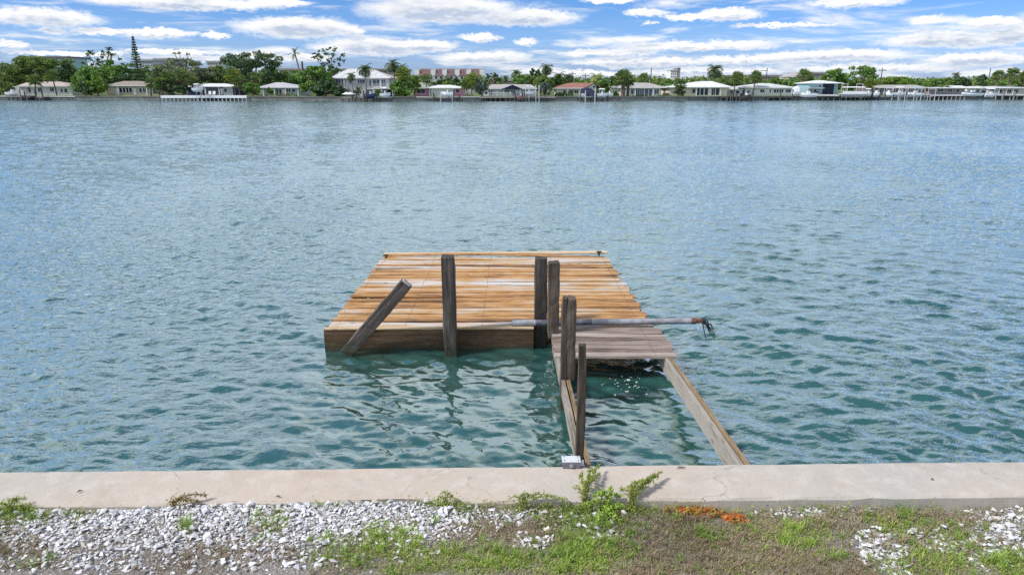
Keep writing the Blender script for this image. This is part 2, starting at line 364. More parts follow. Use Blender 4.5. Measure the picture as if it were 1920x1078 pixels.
simple('twig', (.16, .10, .06), .9, .3, 20)

# ------------------------------------------------------------------ mesh helpers
def wloc(o):
    v = np.zeros(3)
    while o is not None: v += np.array(o.location); o = o.parent
    return v
class MB:
    def __init__(s): s.v = []; s.f = []
    def add(s, vs, fs):
        k = len(s.v); s.v += [tuple(map(float, p)) for p in vs]; s.f += [tuple(i + k for i in f) for f in fs]; return s
    def box(s, x0, x1, y0, y1, z0, z1):
        return s.add([(x0, y0, z0), (x1, y0, z0), (x1, y1, z0), (x0, y1, z0), (x0, y0, z1), (x1, y0, z1), (x1, y1, z1), (x0, y1, z1)],
                     [(0, 3, 2, 1), (4, 5, 6, 7), (0, 1, 5, 4), (1, 2, 6, 5), (2, 3, 7, 6), (3, 0, 4, 7)])
    def tube(s, pts, rad, n=8, cap=True):
        pts = [np.array(p, float) for p in pts]; k = len(pts)
        if not hasattr(rad, '__len__'): rad = [rad] * k
        vs = []; fs = []; prev = None
        for i, p in enumerate(pts):
            d = pts[min(i + 1, k - 1)] - pts[max(i - 1, 0)]; d /= np.linalg.norm(d) + 1e-9
            u = np.cross(d, (0, 0, 1.) if abs(d[2]) < .9 else (1., 0, 0)) if prev is None else prev - d * prev.dot(d)
            u /= np.linalg.norm(u) + 1e-9; prev = u; w = np.cross(d, u)
            for j in range(n):
                a = 2 * math.pi * j / n; vs.append(p + rad[i] * (math.cos(a) * u + math.sin(a) * w))
        for i in range(k - 1):
            for j in range(n): fs.append((i * n + j, i * n + (j + 1) % n, (i + 1) * n + (j + 1) % n, (i + 1) * n + j))
        if cap: fs += [tuple(range(n))[::-1], tuple((k - 1) * n + j for j in range(n))]
        return s.add(vs, fs)
    def loft(s, rings, cap=True):
        n = len(rings[0]); vs = [p for r in rings for p in r]; fs = []
        for i in range(len(rings) - 1):
            for j in range(n): fs.append((i * n + j, i * n + (j + 1) % n, (i + 1) * n + (j + 1) % n, (i + 1) * n + j))
        if cap: fs += [tuple(range(n))[::-1], tuple((len(rings) - 1) * n + j for j in range(n))]
        return s.add(vs, fs)
    def build(s, name, mat, parent=None, origin=None, smooth=False):
        base = wloc(parent) if parent is not None else np.zeros(3)
        org = np.array(origin if origin is not None else base, float)
        me = bpy.data.meshes.new(name)
        vv = np.array(s.v, float) - org
        me.from_pydata(vv.tolist(), [], s.f); me.materials.append(MATS[mat])
        if smooth: me.polygons.foreach_set('use_smooth', [True] * len(me.polygons))
        me.update()
        o = bpy.data.objects.new(name, me); COL.objects.link(o)
        if parent is not None: o.parent = parent; o.location = tuple(org - base)
        else: o.location = tuple(org)
        bm = bmesh.new(); bm.from_mesh(me); bmesh.ops.recalc_face_normals(bm, faces=bm.faces); bm.to_mesh(me); bm.free()
        return o
def fast_mesh(name, V, Fa, mat, parent=None, origin=None, smooth=False):
    """numpy arrays -> one mesh object; Fa is (n,3) or (n,4)"""
    base = wloc(parent) if parent is not None else np.zeros(3)
    org = np.array(origin if origin is not None else base, float)
    V = np.asarray(V, float) - org; Fa = np.asarray(Fa, np.int32); k = Fa.shape[1]
    me = bpy.data.meshes.new(name); me.vertices.add(len(V)); me.vertices.foreach_set('co', V.ravel())
    me.loops.add(Fa.size); me.loops.foreach_set('vertex_index', Fa.ravel())
    me.polygons.add(len(Fa)); me.polygons.foreach_set('loop_start', np.arange(0, Fa.size, k, dtype=np.int32))
    me.polygons.foreach_set('use_smooth', np.full(len(Fa), smooth, bool))
    me.materials.append(MATS[mat]); me.update(calc_edges=True)
    o = bpy.data.objects.new(name, me); COL.objects.link(o)
    if parent is not None: o.parent = parent; o.location = tuple(org - base)
    else: o.location = tuple(org)
    return o
def tag(o, label, cat, group=None):
    o['label'] = label; o['category'] = cat
    if group: o['group'] = group
    return o
def thing(name, label, cat, loc, group=None):
    o = bpy.data.objects.new(name, None); COL.objects.link(o); o.location = tuple(map(float, loc)); o.empty_display_size = .2
    return tag(o, label, cat, group)
def struct(o): o['kind'] = 'structure'; return o
def lerp(a, b, t): return a + (b - a) * t

# ------------------------------------------------------------------ water: one sheet of modelled waves from the sea wall to the far bank
def shoreY(px):
    py = np.interp(px, [-900, 0, 700, 1300, 1920, 2800], [187, 188, 190.3, 189, 186.4, 185])
    return atz(960, py, 0)[1]
wall_a = np.array(atz(0, 884, .9)); wall_b = np.array(atz(1920, 864, .9))      # seaward arris of the cap
wall_c = np.array(atz(0, 949, .9)); wall_d = np.array(atz(1920, 929, .9))      # landward arris
def ext(a, b, x):
    t = (x - a[0]) / (b[0] - a[0]); return a + (b - a) * t
def wallY(x): return ext(wall_a, wall_b, x)[1]
def landY(x): return ext(wall_c, wall_d, x)[1]

def sig(x): return 1 / (1 + np.exp(-np.clip(x, -30, 30)))
NR, NC = 1000, 640
Yr = 4.3 * (225 / 4.3) ** (np.linspace(0, 1, NR) ** 1.0)
u = np.linspace(-1.12, 1.12, NC); 
YY = np.repeat(Yr[:, None], NC, 1); XX = u[None, :] * (YY * .86 + 3.2)
dY = YY * (math.log(225 / 4.3) / NR); dX = 2.24 / NC * (YY * .86 + 3.2)
sp = np.maximum(dY, dX)
lee = sig((XX + 2.9) / .35) * sig((2.3 - XX) / .3) * sig((9.7 - YY) / .25)
calm = lee
ZZ = np.zeros_like(XX)
wr = np.random.default_rng(11)
for i in range(100):
    lam = math.exp(wr.uniform(math.log(.11), math.log(1.05)))
    if i >= 84: lam = math.exp(wr.uniform(math.log(1.2), math.log(3.2)))
    th = R(248) + wr.normal(0, .62)              # running towards the camera and to the left
    k = 2 * math.pi / lam; kx, ky = k * math.cos(th), k * math.sin(th)
    amp = .0055 * lam ** .80 * wr.uniform(.6, 1.3)
    ph = wr.uniform(0, 6.28)
    w = np.clip((lam / sp - 2.5) / 3., 0, 1)
    sh = 1 - lee * (.62 if lam > .7 else .45)
    wob = .6 * np.sin(XX * .35 + i) + .6 * np.sin(YY * .27 + i * 2.1)
    a = kx * XX + ky * YY + ph + wob
    if i >= 84: w = w * np.clip((YY - 14) / 30, 0, 1) * .8
    ZZ += amp * w * sh * (np.sin(a) + .28 * np.cos(2 * a))
gustm = .78 + .22 * np.sin(XX * .21 + 1.3 * np.sin(YY * .13)) * np.sin(YY * .17 + 1.1 * np.sin(XX * .16 + 2)) + .16 * np.sin(XX * .9 + YY * .5 + 2 * np.sin(YY * .6))
ZZ *= gustm
idx = np.arange(NR * NC).reshape(NR, NC)
Fq = np.stack([idx[:-1, :-1], idx[:-1, 1:], idx[1:, 1:], idx[1:, :-1]], -1).reshape(-1, 4)
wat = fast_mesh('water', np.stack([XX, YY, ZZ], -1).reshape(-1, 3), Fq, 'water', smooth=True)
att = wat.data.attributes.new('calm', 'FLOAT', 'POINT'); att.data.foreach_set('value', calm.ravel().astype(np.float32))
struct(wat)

# ------------------------------------------------------------------ near bank: ground and sea wall
def gz(x, y):
    x = np.asarray(x, float); y = np.asarray(y, float)
    base = .886 - .095 * sig((x - .6) / .9) + .012 * np.sin(x * 1.7 + y * 2.2) + .01 * np.sin(x * 4.1 - y * 3.3)
    mound = .02 * np.exp(-((x + 1.2) ** 2 / 1.2 + (y - 4.3) ** 2 / .04))
    return base + mound
gx = np.concatenate([np.linspace(-70, -7, 22)[:-1], np.linspace(-7, 7, 240), np.linspace(7, 70, 22)[1:]])
gt_ = np.concatenate([np.linspace(-40, 2.4, 18)[:-1], np.linspace(2.4, 5.3, 70)])
GX, GT = np.meshgrid(gx, gt_)
GY = np.minimum(GT, np.array([landY(x) for x in gx])[None, :] + .03)
GZ = gz(GX, GY) + rng.normal(0, .003, GX.shape)
idx = np.arange(GX.size).reshape(GX.shape)
Fq = np.stack([idx[:-1, :-1], idx[:-1, 1:], idx[1:, 1:], idx[1:, :-1]], -1).reshape(-1, 4)
struct(fast_mesh('ground', np.stack([GX, GY, GZ], -1).reshape(-1, 3), Fq, 'soil', smooth=True))

sw = thing('seawall', 'long pale concrete seawall cap between the gravel and the water', 'seawall', (0, 4.7, 0))
rings = []
wr = np.random.default_rng(5)
for x in np.linspace(-22, 22, 260):
    ya, yb = landY(x), wallY(x)
    j = wr.normal(0, .0028, 6)
    def pt(yo, z): return (x, yo, z)
    rings.append([pt(ya + j[0], .55), pt(ya + j[0], .885 + j[1]), pt(ya + .014 + j[2], .9), pt((ya + yb) / 2, .904 + j[3] * .5), pt(yb - .014 + j[4], .9), pt(yb + j[4], .885 + j[5]), pt(yb + j[5], .62), pt(yb - .02, .60), pt(yb - .02, .55)])
MB().loft(rings).build('cap', 'cap_concrete', sw, smooth=False)
rings = [[(x, landY(x) + .1, -1.5), (x, landY(x) + .1, .56), (x, wallY(x) - .12, .56), (x, wallY(x) - .12, -1.5)] for x in (-22, 22)]
MB().loft(rings).build('wall_panel', 'bank_stone', sw)

# ------------------------------------------------------------------ dock
def post_mesh(p0, p1, w, d, name, mat, parent, seed=0, segs=12, cham=.012, yaw=0.):
    """squared timber with worn arrises; p0 -> p1 are the centres of its two ends"""
    r_ = np.random.default_rng(seed); p0 = np.array(p0, float); p1 = np.array(p1, float)
    ax = p1 - p0; L = np.linalg.norm(ax); ax /= L
    yv = np.array((0, 1., 0)) if abs(ax[1]) < .9 else np.array((0, 0, 1.))
    u_ = np.cross(yv, ax); u_ /= np.linalg.norm(u_); v_ = np.cross(ax, u_)
    cu, cv = math.cos(yaw), math.sin(yaw); u_, v_ = cu * u_ + cv * v_, cu * v_ - cv * u_
    rings = []
    for i in range(segs + 1):
        t = i / segs; s_ = 1 + r_.normal(0, .008); c = cham
        hw, hd = w / 2 * s_, d / 2 * s_
        if i in (0, segs): hw -= .006; hd -= .006
        pr = [(-hw, -hd + c), (-hw + c, -hd), (hw - c, -hd), (hw, -hd + c), (hw, hd - c), (hw - c, hd), (-hw + c, hd), (-hw, hd - c)]
        tt = t * L + (0 if i not in (0, segs) else (.0))
        rings.append([p0 + ax * tt + u_ * (a + r_.normal(0, .0035)) + v_ * (b + r_.normal(0, .0035)) + ax * (r_.normal(0, .008) if i in (0, segs) else 0) for a, b in pr])
    m = MB().loft(rings)
    return m.build(name, mat, parent, origin=None)
NAILS = {}
def plank(x0, x1, y, w, z, th, name, mat, parent, seed, bow=.012, dyend=0., n=18):
    """deck board running along X, bowed and cupped, with rounded top edges"""
    r_ = np.random.default_rng(seed); rings = []
    a1, a2, ph1, ph2 = r_.normal(0, bow), r_.normal(0, bow * .5), r_.uniform(0, 6.28), r_.uniform(0, 6.28)
    y1, y2 = r_.normal(0, .011), r_.normal(0, .006); tw = r_.normal(0, .05)
    for i in range(n + 1):
        t = i / n; x = lerp(x0, x1, t)
        zz = z + a1 * math.sin(2.2 * t * math.pi * .5 + ph1) + a2 * math.sin(5 * t + ph2) + r_.normal(0, .0012)
        yy = y + y1 * math.sin(3 * t + ph2) + y2 * math.sin(7 * t) + dyend * (t - .5)
        hw = w / 2 + r_.normal(0, .0012); tl = (tw * (t - .5)) * w
        e = .006
        rings.append([(x, yy - hw, zz - th - tl), (x, yy - hw, zz - e - tl), (x, yy - hw + e, zz - tl), (x, yy + hw - e, zz + tl), (x, yy + hw, zz - e + tl), (x, yy + hw, zz - th + tl)])
    o = MB().loft(rings).build(name, mat, parent)
    nm = NAILS.setdefault(parent.name, (parent, MB()))[1]      # rusty nail heads over the joists
    for xn in (-2.62, -1.6, -.45, .8, 1.9):
        if not min(x0, x1) + .05 < xn < max(x0, x1) - .05: continue
        i = int((xn - x0) / (x1 - x0) * n); r = rings[i]; xa = xn + r_.normal(0, .008)
        for f_ in (.24, .76):
            p = lerp(np.array(r[2]), np.array(r[3]), f_); nm.tube([(xa, p[1], p[2] - .002), (xa, p[1], p[2] + .0025)], .0065, 6)
    return o

DK = .34
YF, YB = atz(800, 613, DK)[1], atz(930, 479, DK)[1]
XL0, XR0 = atz(613, 613, DK)[0], atz(1222, 606, DK)[0]; XL1, XR1 = atz(721, 479, DK)[0], atz(1136, 478, DK)[0]
dock = thing('dock', 'weathered orange timber dock platform low in the water with squared posts', 'dock', ((XL0 + XR0) / 2, (YF + YB) / 2, 0))
NP = 36
XP3 = .33; P3Y = 9.83
for i in range(NP):
    t = (i + .5) / NP; y = lerp(YF, YB, t)
    xl, xr = lerp(XL0, XL1, t), lerp(XR0, XR1, t)
    r_ = np.random.default_rng(100 + i)
    xl += r_.uniform(-.02, .02); xr += r_.uniform(-.05, .03)
    w = (YB - YF) / NP - .008 - r_.uniform(0, .012)
    if i < 2:                       # boards notched round the corner post
        plank(xl, XP3 - .02, y, w, DK + .002 * i, .036, 'plank', 'deck_wood', dock, 200 + i, .006)
        plank(.60, xr, y + .01, w, DK, .036, 'plank', 'deck_wood', dock, 300 + i, .008)
        continue
    up = .05 if i == NP - 1 else 0
    plank(xl, xr, y, w, DK + up * .4 + (.012 if r_.random() < .12 else 0), .036, 'plank', 'deck_wood', dock, 200 + i, .011 if i < NP - 2 else .016, dyend=r_.normal(0, .045))
# rim joists
def beam(x0, x1, y0, y1, z0, z1, name, mat, parent, seed, axis=0, label=None):
    a, b = ((x0, (y0 + y1) / 2, (z0 + z1) / 2), (x1, (y0 + y1) / 2, (z0 + z1) / 2)) if axis == 0 else (((x0 + x1) / 2, y0, (z0 + z1) / 2), ((x0 + x1) / 2, y1, (z0 + z1) / 2))
    return None
def bar(p0, p1, w, h, name, mat, parent, seed, segs=16, cham=.008):
    """timber lying along p0 -> p1 (centre line), w across, h upright"""
    r_ = np.random.default_rng(seed); p0 = np.array(p0, float); p1 = np.array(p1, float)
    ax = p1 - p0; L = np.linalg.norm(ax); ax /= L
    u_ = np.cross(ax, (0, 0, 1.)); u_ /= np.linalg.norm(u_); v_ = np.cross(u_, ax); rings = []
    for i in range(segs + 1):
        t = i / segs; hw, hh = w / 2, h / 2; c = cham
        pr = [(-hw, -hh + c), (-hw + c, -hh), (hw - c, -hh), (hw, -hh + c), (hw, hh - c), (hw - c, hh), (-hw + c, hh), (-hw, hh - c)]
        wv = .004 * math.sin(t * 5 + seed)
        rings.append([p0 + ax * L * t + u_ * (a + wv + r_.normal(0, .0015)) + v_ * (b + r_.normal(0, .0018)) for a, b in pr])
    return MB().loft(rings).build(name, mat, parent)
yfas = YF - .055
bar((XL0 - .03, yfas, .115), (XP3 - .01, yfas + .06, .115), .07, .40, 'rim_joist', 'fascia_wood', dock, 1)['label'] = 'dark wet rim beam along the front of the dock'
bar((XL0 - .02, yfas - .004, .336), (XP3 - .01, yfas + .056, .332), .082, .03, 'rim_cap', 'rim_wood', dock, 2)
bar((XL0 + .02, YF + .02, .16), (XL1 + .03, YB - .02, .16), .07, .26, 'side_joist', 'fascia_wood', dock, 3)
bar((XR0 - .12, YF + .02, .16), (XR1 - .06, YB - .02, .16), .07, .26, 'side_joist', 'fascia_wood', dock, 4)
bar((XL1, YB - .03, .16), (XR1 - .05, YB - .03, .16), .07, .26, 'rim_joist', 'fascia_wood', dock, 5)
for k, x in enumerate((-1.6, -.45, .8)): bar((x, YF + .1, .19), (x, YB - .1, .19), .06, .2, 'floor_joist', 'fascia_wood', dock, 6 + k)
bar((XL1 - .01, YB + .03, DK + .02), (XR1 + .03, YB + .045, DK + .055), .12, .045, 'edge_board', 'rim_wood', dock, 12)
for px, py in ((724, 481), (1123, 475)):
    x, y, z = atz(px, py, DK + .05)
    MB().tube([(x, y, DK), (x, y, DK + .08)], .022, 8).tube([(x - .05, y, DK + .085), (x + .05, y, DK + .085)], .014, 6).build('cleat', 'iron', dock)
# posts
def upright(pl, pr, ptop, Yface, zb, mat, parent, seed, depth=None, lean=0.):
    a = at(pl, ptop, Yface); b = at(pr, ptop, Yface); w = b[0] - a[0]; d = depth or w
    xc = (a[0] + b[0]) / 2
    return post_mesh((xc - lean, Yface + d / 2, zb), (xc, Yface + d / 2, a[2]), w, d, 'post', mat, parent, seed)
upright(826, 851, 484, yfas - .26, -.9, 'post_wood', dock, 21, .2, lean=-.02)
upright(1003, 1027, 486, P3Y, -.9, 'post_wood', dock, 22, .18)
Yp = yfas - .2
a = at(650, 662, Yp); b = at(763, 530, Yp)
pt_ = post_mesh((a[0], Yp + .02, a[2]), (b[0], Yp - .03, b[2]), .185, .15, 'post', 'post_lean', dock, 23); pt_['label'] = 'loose dark post leaning over to the right'
d_ = np.array(b) - np.array(a); d_ /= np.linalg.norm(d_); e_ = np.array((b[0], Yp - .03, b[2]))
post_mesh(e_ - d_ * .004, e_ + d_ * .012, .15, .118, 'post_end', 'end_grain', pt_, 24, 1)
for c, s in ((e_ + np.array((-.03, .0, .02)), 3), (np.array((-.955, yfas - .265, .15)), 5)):
    MB().tube([c + d_ * .0, c + np.array((0, -.02, .01))], .016, 8).build('bolt', 'iron', dock)

# ------------------------------------------------------------------ walkway remains: platform, two stringers, posts
wk = thing('walkway', 'broken grey timber walkway with bare stringers running to the seawall', 'walkway', (1.4, 7.4, 0))
PY0, PY1 = atz(1150, 667, .36)[1], YF - .06
for i in range(8):
    t = (i + .5) / 8; y = lerp(PY0, PY1, t); r_ = np.random.default_rng(400 + i)
    plank(.575 - .02 * t + r_.uniform(-.012, .012), lerp(2.17, 2.2, t) + r_.uniform(-.03, .03), y, (PY1 - PY0) / 8 - .009 - r_.uniform(0, .006), .36, .042, 'plank', 'platform_wood', wk, 420 + i, .004, n=12)
def sz(y): return .315 + .085 * (8.6 - y)
for x0, x1, nm in ((.64, .655, 'l'), (2.085, 2.055, 'r')):
    for k, dx in enumerate((-.029, .029)):
        hh = .20
        ya, yb = wallY(x1) + .01, 9.5
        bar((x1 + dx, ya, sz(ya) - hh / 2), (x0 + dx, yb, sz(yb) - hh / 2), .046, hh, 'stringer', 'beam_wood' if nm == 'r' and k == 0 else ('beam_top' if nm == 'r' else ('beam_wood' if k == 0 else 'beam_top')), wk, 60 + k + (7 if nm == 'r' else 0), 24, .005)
bar((.67, PY1 - .35, .2), (2.04, PY1 - .35, .2), .05, .18, 'cross_joist', 'fascia_wood', wk, 71)
upright(1029, 1050, 494, 9.34, .30, 'post_brown', wk, 31, .15)
# notched post: right half sits on the stringer, left half runs down into the water
aL, aR = at(1055, 561, 7.66), at(1082, 561, 7.66); xm = lerp(aL[0], aR[0], .36)
w1, w2 = xm - aL[0], aR[0] - xm
n1_ = post_mesh(((aL[0] + xm) / 2, 7.745, -.9), ((aL[0] + xm) / 2, 7.745, aL[2]), w1, .15, 'post', 'post_brown', wk, 33, cham=.006); n1_['label'] = 'tall notched post whose left half runs down into the water'
post_mesh(((xm + aR[0]) / 2 + .001, 7.74, sz(7.74) + .005), ((xm + aR[0]) / 2 + .001, 7.74, aL[2] - .008), w2, .142, 'post_half', 'post_brown', n1_, 34, cham=.006)
aL, aR = at(1087, 651, 5.28), at(1102, 651, 5.28)
post_mesh(((aL[0] + aR[0]) / 2, 5.33, -.9), ((aL[0] + aR[0]) / 2 - .004, 5.33, aL[2]), aR[0] - aL[0], .078, 'post', 'post_brown', wk, 35, cham=.004)['label'] = 'thin tall post beside the seawall'

for pa_, nm_ in NAILS.values(): nm_.build('nails', 'nail_rust', pa_)['kind'] = 'stuff'
# ------------------------------------------------------------------ pipe lying across the dock
pr_ = .046; pz = DK + .052
e0 = np.array((atz(960, 606, pz)[0], YF + .035, pz)); e1 = np.array((at(1302, 602, YF - .02)[0], YF + .02, pz + .035))
pp = thing('pipe', 'long grey plastic pipe with frayed dark straps lying across the dock edge', 'pipe', (1.4, YF, DK))
def on(t): return e0 + (e1 - e0) * t
def sec(t0, t1, mat, r, name='pipe_section'):
    ts = np.linspace(t0, t1, 8); m = MB().tube([on(t) for t in ts], r, 16)
    return m.build(name, mat, pp, smooth=False)
sec(0, .13, 'pipe_pvc', pr_); sec(.13, .44, 'pipe_dark', pr_ * .96, 'worn_section'); sec(.44, .985, 'pipe_pvc', pr_)
MB().tube([on(.985), on(1.012)], pr_ * 1.06, 12).build('end_band', 'tape_red', pp); MB().tube([on(1.013), on(1.03), on(1.05)], [pr_ * .8, pr_ * .75, pr_ * .5], 10).build('end_plug', 'tape_red', pp)
for k in range(11):
    r_ = np.random.default_rng(k); a = on(1.045); q = [a + np.array((0, r_.uniform(-.02, .02), r_.uniform(-.02, .03)))]
    dirx, dirz = r_.uniform(.35, 1.1), r_.uniform(-.95, .2)
    for j in range(1, 6): q.append(q[0] + np.array((dirx * .045 * j, r_.normal(0, .014), dirz * .045 * j - .004 * j * j + r_.normal(0, .014))))
    MB().tube(q, [.010, .010, .008, .008, .006, .003], 5).build('strap', 'strap', pp)

# ------------------------------------------------------------------ metal box on the cap
x0, y0, _ = atz(1055, 879, .9); x1 = atz(1088, 879, .9)[0]; z0 = .903; yb_ = y0 + .085; zt = z0 + .062
bx = thing('junction_box', 'small grey cast metal junction box sitting on the seawall edge', 'electrical box', ((x0 + x1) / 2, y0, z0))
rings = []
for z, i in ((z0, .004), (z0 + .006, 0), (zt - .014, 0), (zt - .008, .002)):
    rings.append([(x0 + i, y0 + i, z), (x1 - i, y0 + i, z), (x1 - i, yb_ - i, z), (x0 + i, yb_ - i, z)])
MB().loft(rings).build('housing', 'cast_metal', bx)
ld = MB().loft([[(x0 - .004 + i, y0 - .003 + i, z), (x1 + .004 - i, y0 - .003 + i, z), (x1 + .004 - i, yb_ + .003 - i, z), (x0 - .004 + i, yb_ + .003 - i, z)] for z, i in ((zt - .008, 0), (zt, 0), (zt + .002, .003))]).build('lid', 'box_lid', bx)
for sx in (x0 + .014, x1 - .014):
    for sy in (y0 + .014, yb_ - .014): MB().tube([(sx, sy, zt + .001), (sx, sy, zt + .006)], .005, 6).build('screw', 'iron', ld)
xm = (x0 + x1) / 2
MB().tube([(xm, y0 + .004, z0 + .026), (xm, y0 - .006, z0 + .026)], .018, 14).tube([(xm, y0 - .005, z0 + .026), (xm, y0 - .012, z0 + .026)], .009, 10).build('plug', 'fitting', bx)
MB().tube([(x1 - .002, y0 + .03, z0 + .032), (x1 + .016, y0 + .03, z0 + .032), (x1 + .018, y0 + .03, z0 + .032), (x1 + .032, y0 + .028, z0 + .034)], [.022, .022, .026, .024], 14).build('conduit_hub', 'fitting', bx)
MB().tube([(x1 + .03, y0 + .028, z0 + .036), (x1 + .046, y0 + .022, z0 + .028), (x1 + .058, y0 + .012, z0 + .008), (x1 + .085, y0 + .006, z0 + .005)], [.012, .011, .006, .004], 8).build('cable_stub', 'iron', bx)

# ------------------------------------------------------------------ gravel, stones, grass, weeds on the near bank
def gpt(px, py):
    x, y, z = atz(px, py, .85); return x, min(y, float(landY(x)) - .035)
def inpix(x, y, z=.85):
    zc = y * CP - (z - H) * SP; yc = y * SP + (z - H) * CP
    return CX + FPX * x / zc, CY - FPX * yc / zc
def blobs(px, py, L):
    d = np.zeros_like(px)
    for cx, cy, rx, ry, a in L: d = np.maximum(d, a * np.exp(-(((px - cx) / rx) ** 2 + ((py - cy) / ry) ** 2) ** 1.5))
    return d
GRAVEL = [(180, 975, 160, 32, 1), (420, 968, 210, 40, 1), (640, 978, 190, 45, 1), (790, 985, 110, 36, 1), (540, 1015, 180, 26, .8), (90, 1005, 120, 34, .8), (300, 1018, 220, 30, .6), (200, 1055, 220, 30, .3), (520, 1055, 160, 26, .25),
          (140, 1055, 90, 22, .5), (560, 1062, 90, 16, .35), (945, 970, 45, 16, .8), (1000, 1015, 35, 14, .7), (1100, 995, 60, 16, .45), (1540, 950, 80, 12, .5), (1640, 1015, 30, 26, .9), (1680, 1055, 30, 36, .9),
          (1890, 975, 60, 40, .42), (1790, 1010, 60, 22, .35), (1880, 1035, 60, 22, .3), (1720, 985, 60, 12, .35), (-300, 990, 320, 50, .7), (2200, 1000, 260, 60, .3), (1030, 960, 120, 20, .3), (760, 1025, 60, 22, .5)]
GREEN = [(30, 968, 62, 24, 1), (155, 965, 30, 10, .5), (150, 985, 22, 12, .4), (350, 998, 16, 10, .7), (178, 965, 14, 10, .4), (845, 948, 60, 18, .9), (780, 945, 40, 8, .5), (960, 940, 50, 10, .8), (1090, 945, 140, 14, .9), (1120, 985, 95, 40, .75), (1105, 1035, 80, 40, .95), (1250, 950, 90, 20, .6), (1330, 990, 40, 16, .6),
         (1500, 1000, 62, 26, .95), (1545, 1030, 30, 18, .5), (1700, 972, 75, 24, .75), (1740, 1050, 95, 34, .8), (1895, 1052, 60, 30, .9), (1800, 1000, 60, 20, .5), (700, 1035, 60, 30, .7), (900, 1055, 130, 30, .85), (780, 1060, 90, 26, .8), (640, 1050, 60, 26, .6), (520, 990, 26, 22, .6), (610, 955, 40, 8, .5),
         (1020, 1070, 80, 20, .6), (1400, 1060, 60, 20, .35), (500, 995, 24, 24, .4), (-220, 1000, 200, 60, .5), (2150, 1000, 200, 60, .6), (620, 1030, 50, 16, .6), (60, 1065, 60, 12, .2)]
LIME = [(720, 1020, 30, 26, .9), (770, 1030, 24, 30, .9), (1100, 1005, 50, 30, .8), (1110, 1050, 60, 28, .9), (1080, 965, 60, 20, .7), (1500, 1000, 46, 18, .8), (850, 950, 30, 12, .6), (1890, 1050, 40, 22, .6), (900, 1065, 80, 16, .5), (1160, 950, 50, 12, .5)]
DRY = [(960, 1005, 100, 40, .75), (880, 1010, 70, 26, .75), (1300, 1030, 170, 52, 1), (1420, 985, 120, 30, .95), (1420, 1045, 140, 45, 1), (1220, 1060, 120, 30, .9), (1560, 1055, 80, 36, .9), (1600, 965, 110, 22, .7), (1270, 975, 80, 26, .8),
       (40, 1040, 70, 30, .5), (230, 1040, 100, 20, .2), (460, 1045, 140, 22, .35), (330, 1068, 120, 14, .25), (640, 1065, 70, 20, .4), (770, 1005, 50, 20, .3), (1760, 965, 120, 16, .7), (1850, 1000, 60, 20, .25), (1700, 1020, 160, 40, .3), (350, 945, 30, 9, .6),
       (-250, 1020, 260, 60, .6), (2200, 1020, 260, 60, .6), (1040, 940, 80, 10, .3), (480, 1000, 30, 20, .3)]
def scatter(n, seed, L, ymax_off=.0, near=3.45, even=False):
    """points on the bank, kept where the list of patches is dense"""
    r_ = np.random.default_rng(seed); x = r_.uniform(-5.2, 5.2, n); y = r_.uniform(near, 4.95, n)
    ly = wall_c[1] + (wall_d[1] - wall_c[1]) * (x - wall_c[0]) / (wall_d[0] - wall_c[0])
    px, py = inpix(x, y)
    k = (y < ly - .012 + ymax_off) & (r_.random(n) < blobs(px, py, L) * (1. if even else .55 + .9 * (np.sin(x * 9 + 3 * np.sin(y * 11)) * np.sin(y * 13 + x * 4) * .5 + .3)))
    return x[k], y[k], r_
def rock_shapes(n, seed):
    r_ = np.random.default_rng(seed); out = []
    for i in range(n):
        bm = bmesh.new()
        s = (1., r_.uniform(.5, .9), r_.uniform(.26, .42))
        for _ in range(9):
            d = r_.normal(0, 1, 3); d /= np.linalg.norm(d); d *= r_.uniform(.8, 1.05)
            bm.verts.new((d[0] * s[0], d[1] * s[1], d[2] * s[2]))
        res = bmesh.ops.convex_hull(bm, input=bm.verts)
        bmesh.ops.delete(bm, geom=[v for v in bm.verts if not v.link_faces], context='VERTS')
        bmesh.ops.triangulate(bm, faces=bm.faces); bm.verts.index_update()
        out.append((np.array([v.co[:] for v in bm.verts]), np.array([[v.index for v in f.verts] for f in bm.faces]))); bm.free()
    return out
ROCKS = rock_shapes(16, 3)
def euler(rx, ry, rz):
    cx, sx, cy, sy, cz, sz_ = math.cos(rx), math.sin(rx), math.cos(ry), math.sin(ry), math.cos(rz), math.sin(rz)
    return np.array([[cz, -sz_, 0], [sz_, cz, 0], [0, 0, 1]]) @ np.array([[cy, 0, sy], [0, 1, 0], [-sy, 0, cy]]) @ np.array([[1, 0, 0], [0, cx, -sx], [0, sx, cx]])
x, y, r_ = scatter(120000, 41, GRAVEL, even=True)
V = []; Fa = []; k = 0
for xi, yi in zip(x, y):
    s = float(np.clip(r_.lognormal(math.log(.0122), .48), .005, .036)); v, f = ROCKS[r_.integers(16)]
    v = (v * s) @ euler(r_.normal(0, .28), r_.normal(0, .28), r_.uniform(0, 6.28)).T + (xi, yi, float(gz(xi, yi)) + s * r_.uniform(-.1, .8))
    V.append(v); Fa.append(f + k); k += len(v)
gv = fast_mesh('gravel', np.concatenate(V), np.concatenate(Fa), 'limestone'); gv['kind'] = 'stuff'
tag(gv, 'crushed white limestone gravel along the foot of the seawall', 'gravel')
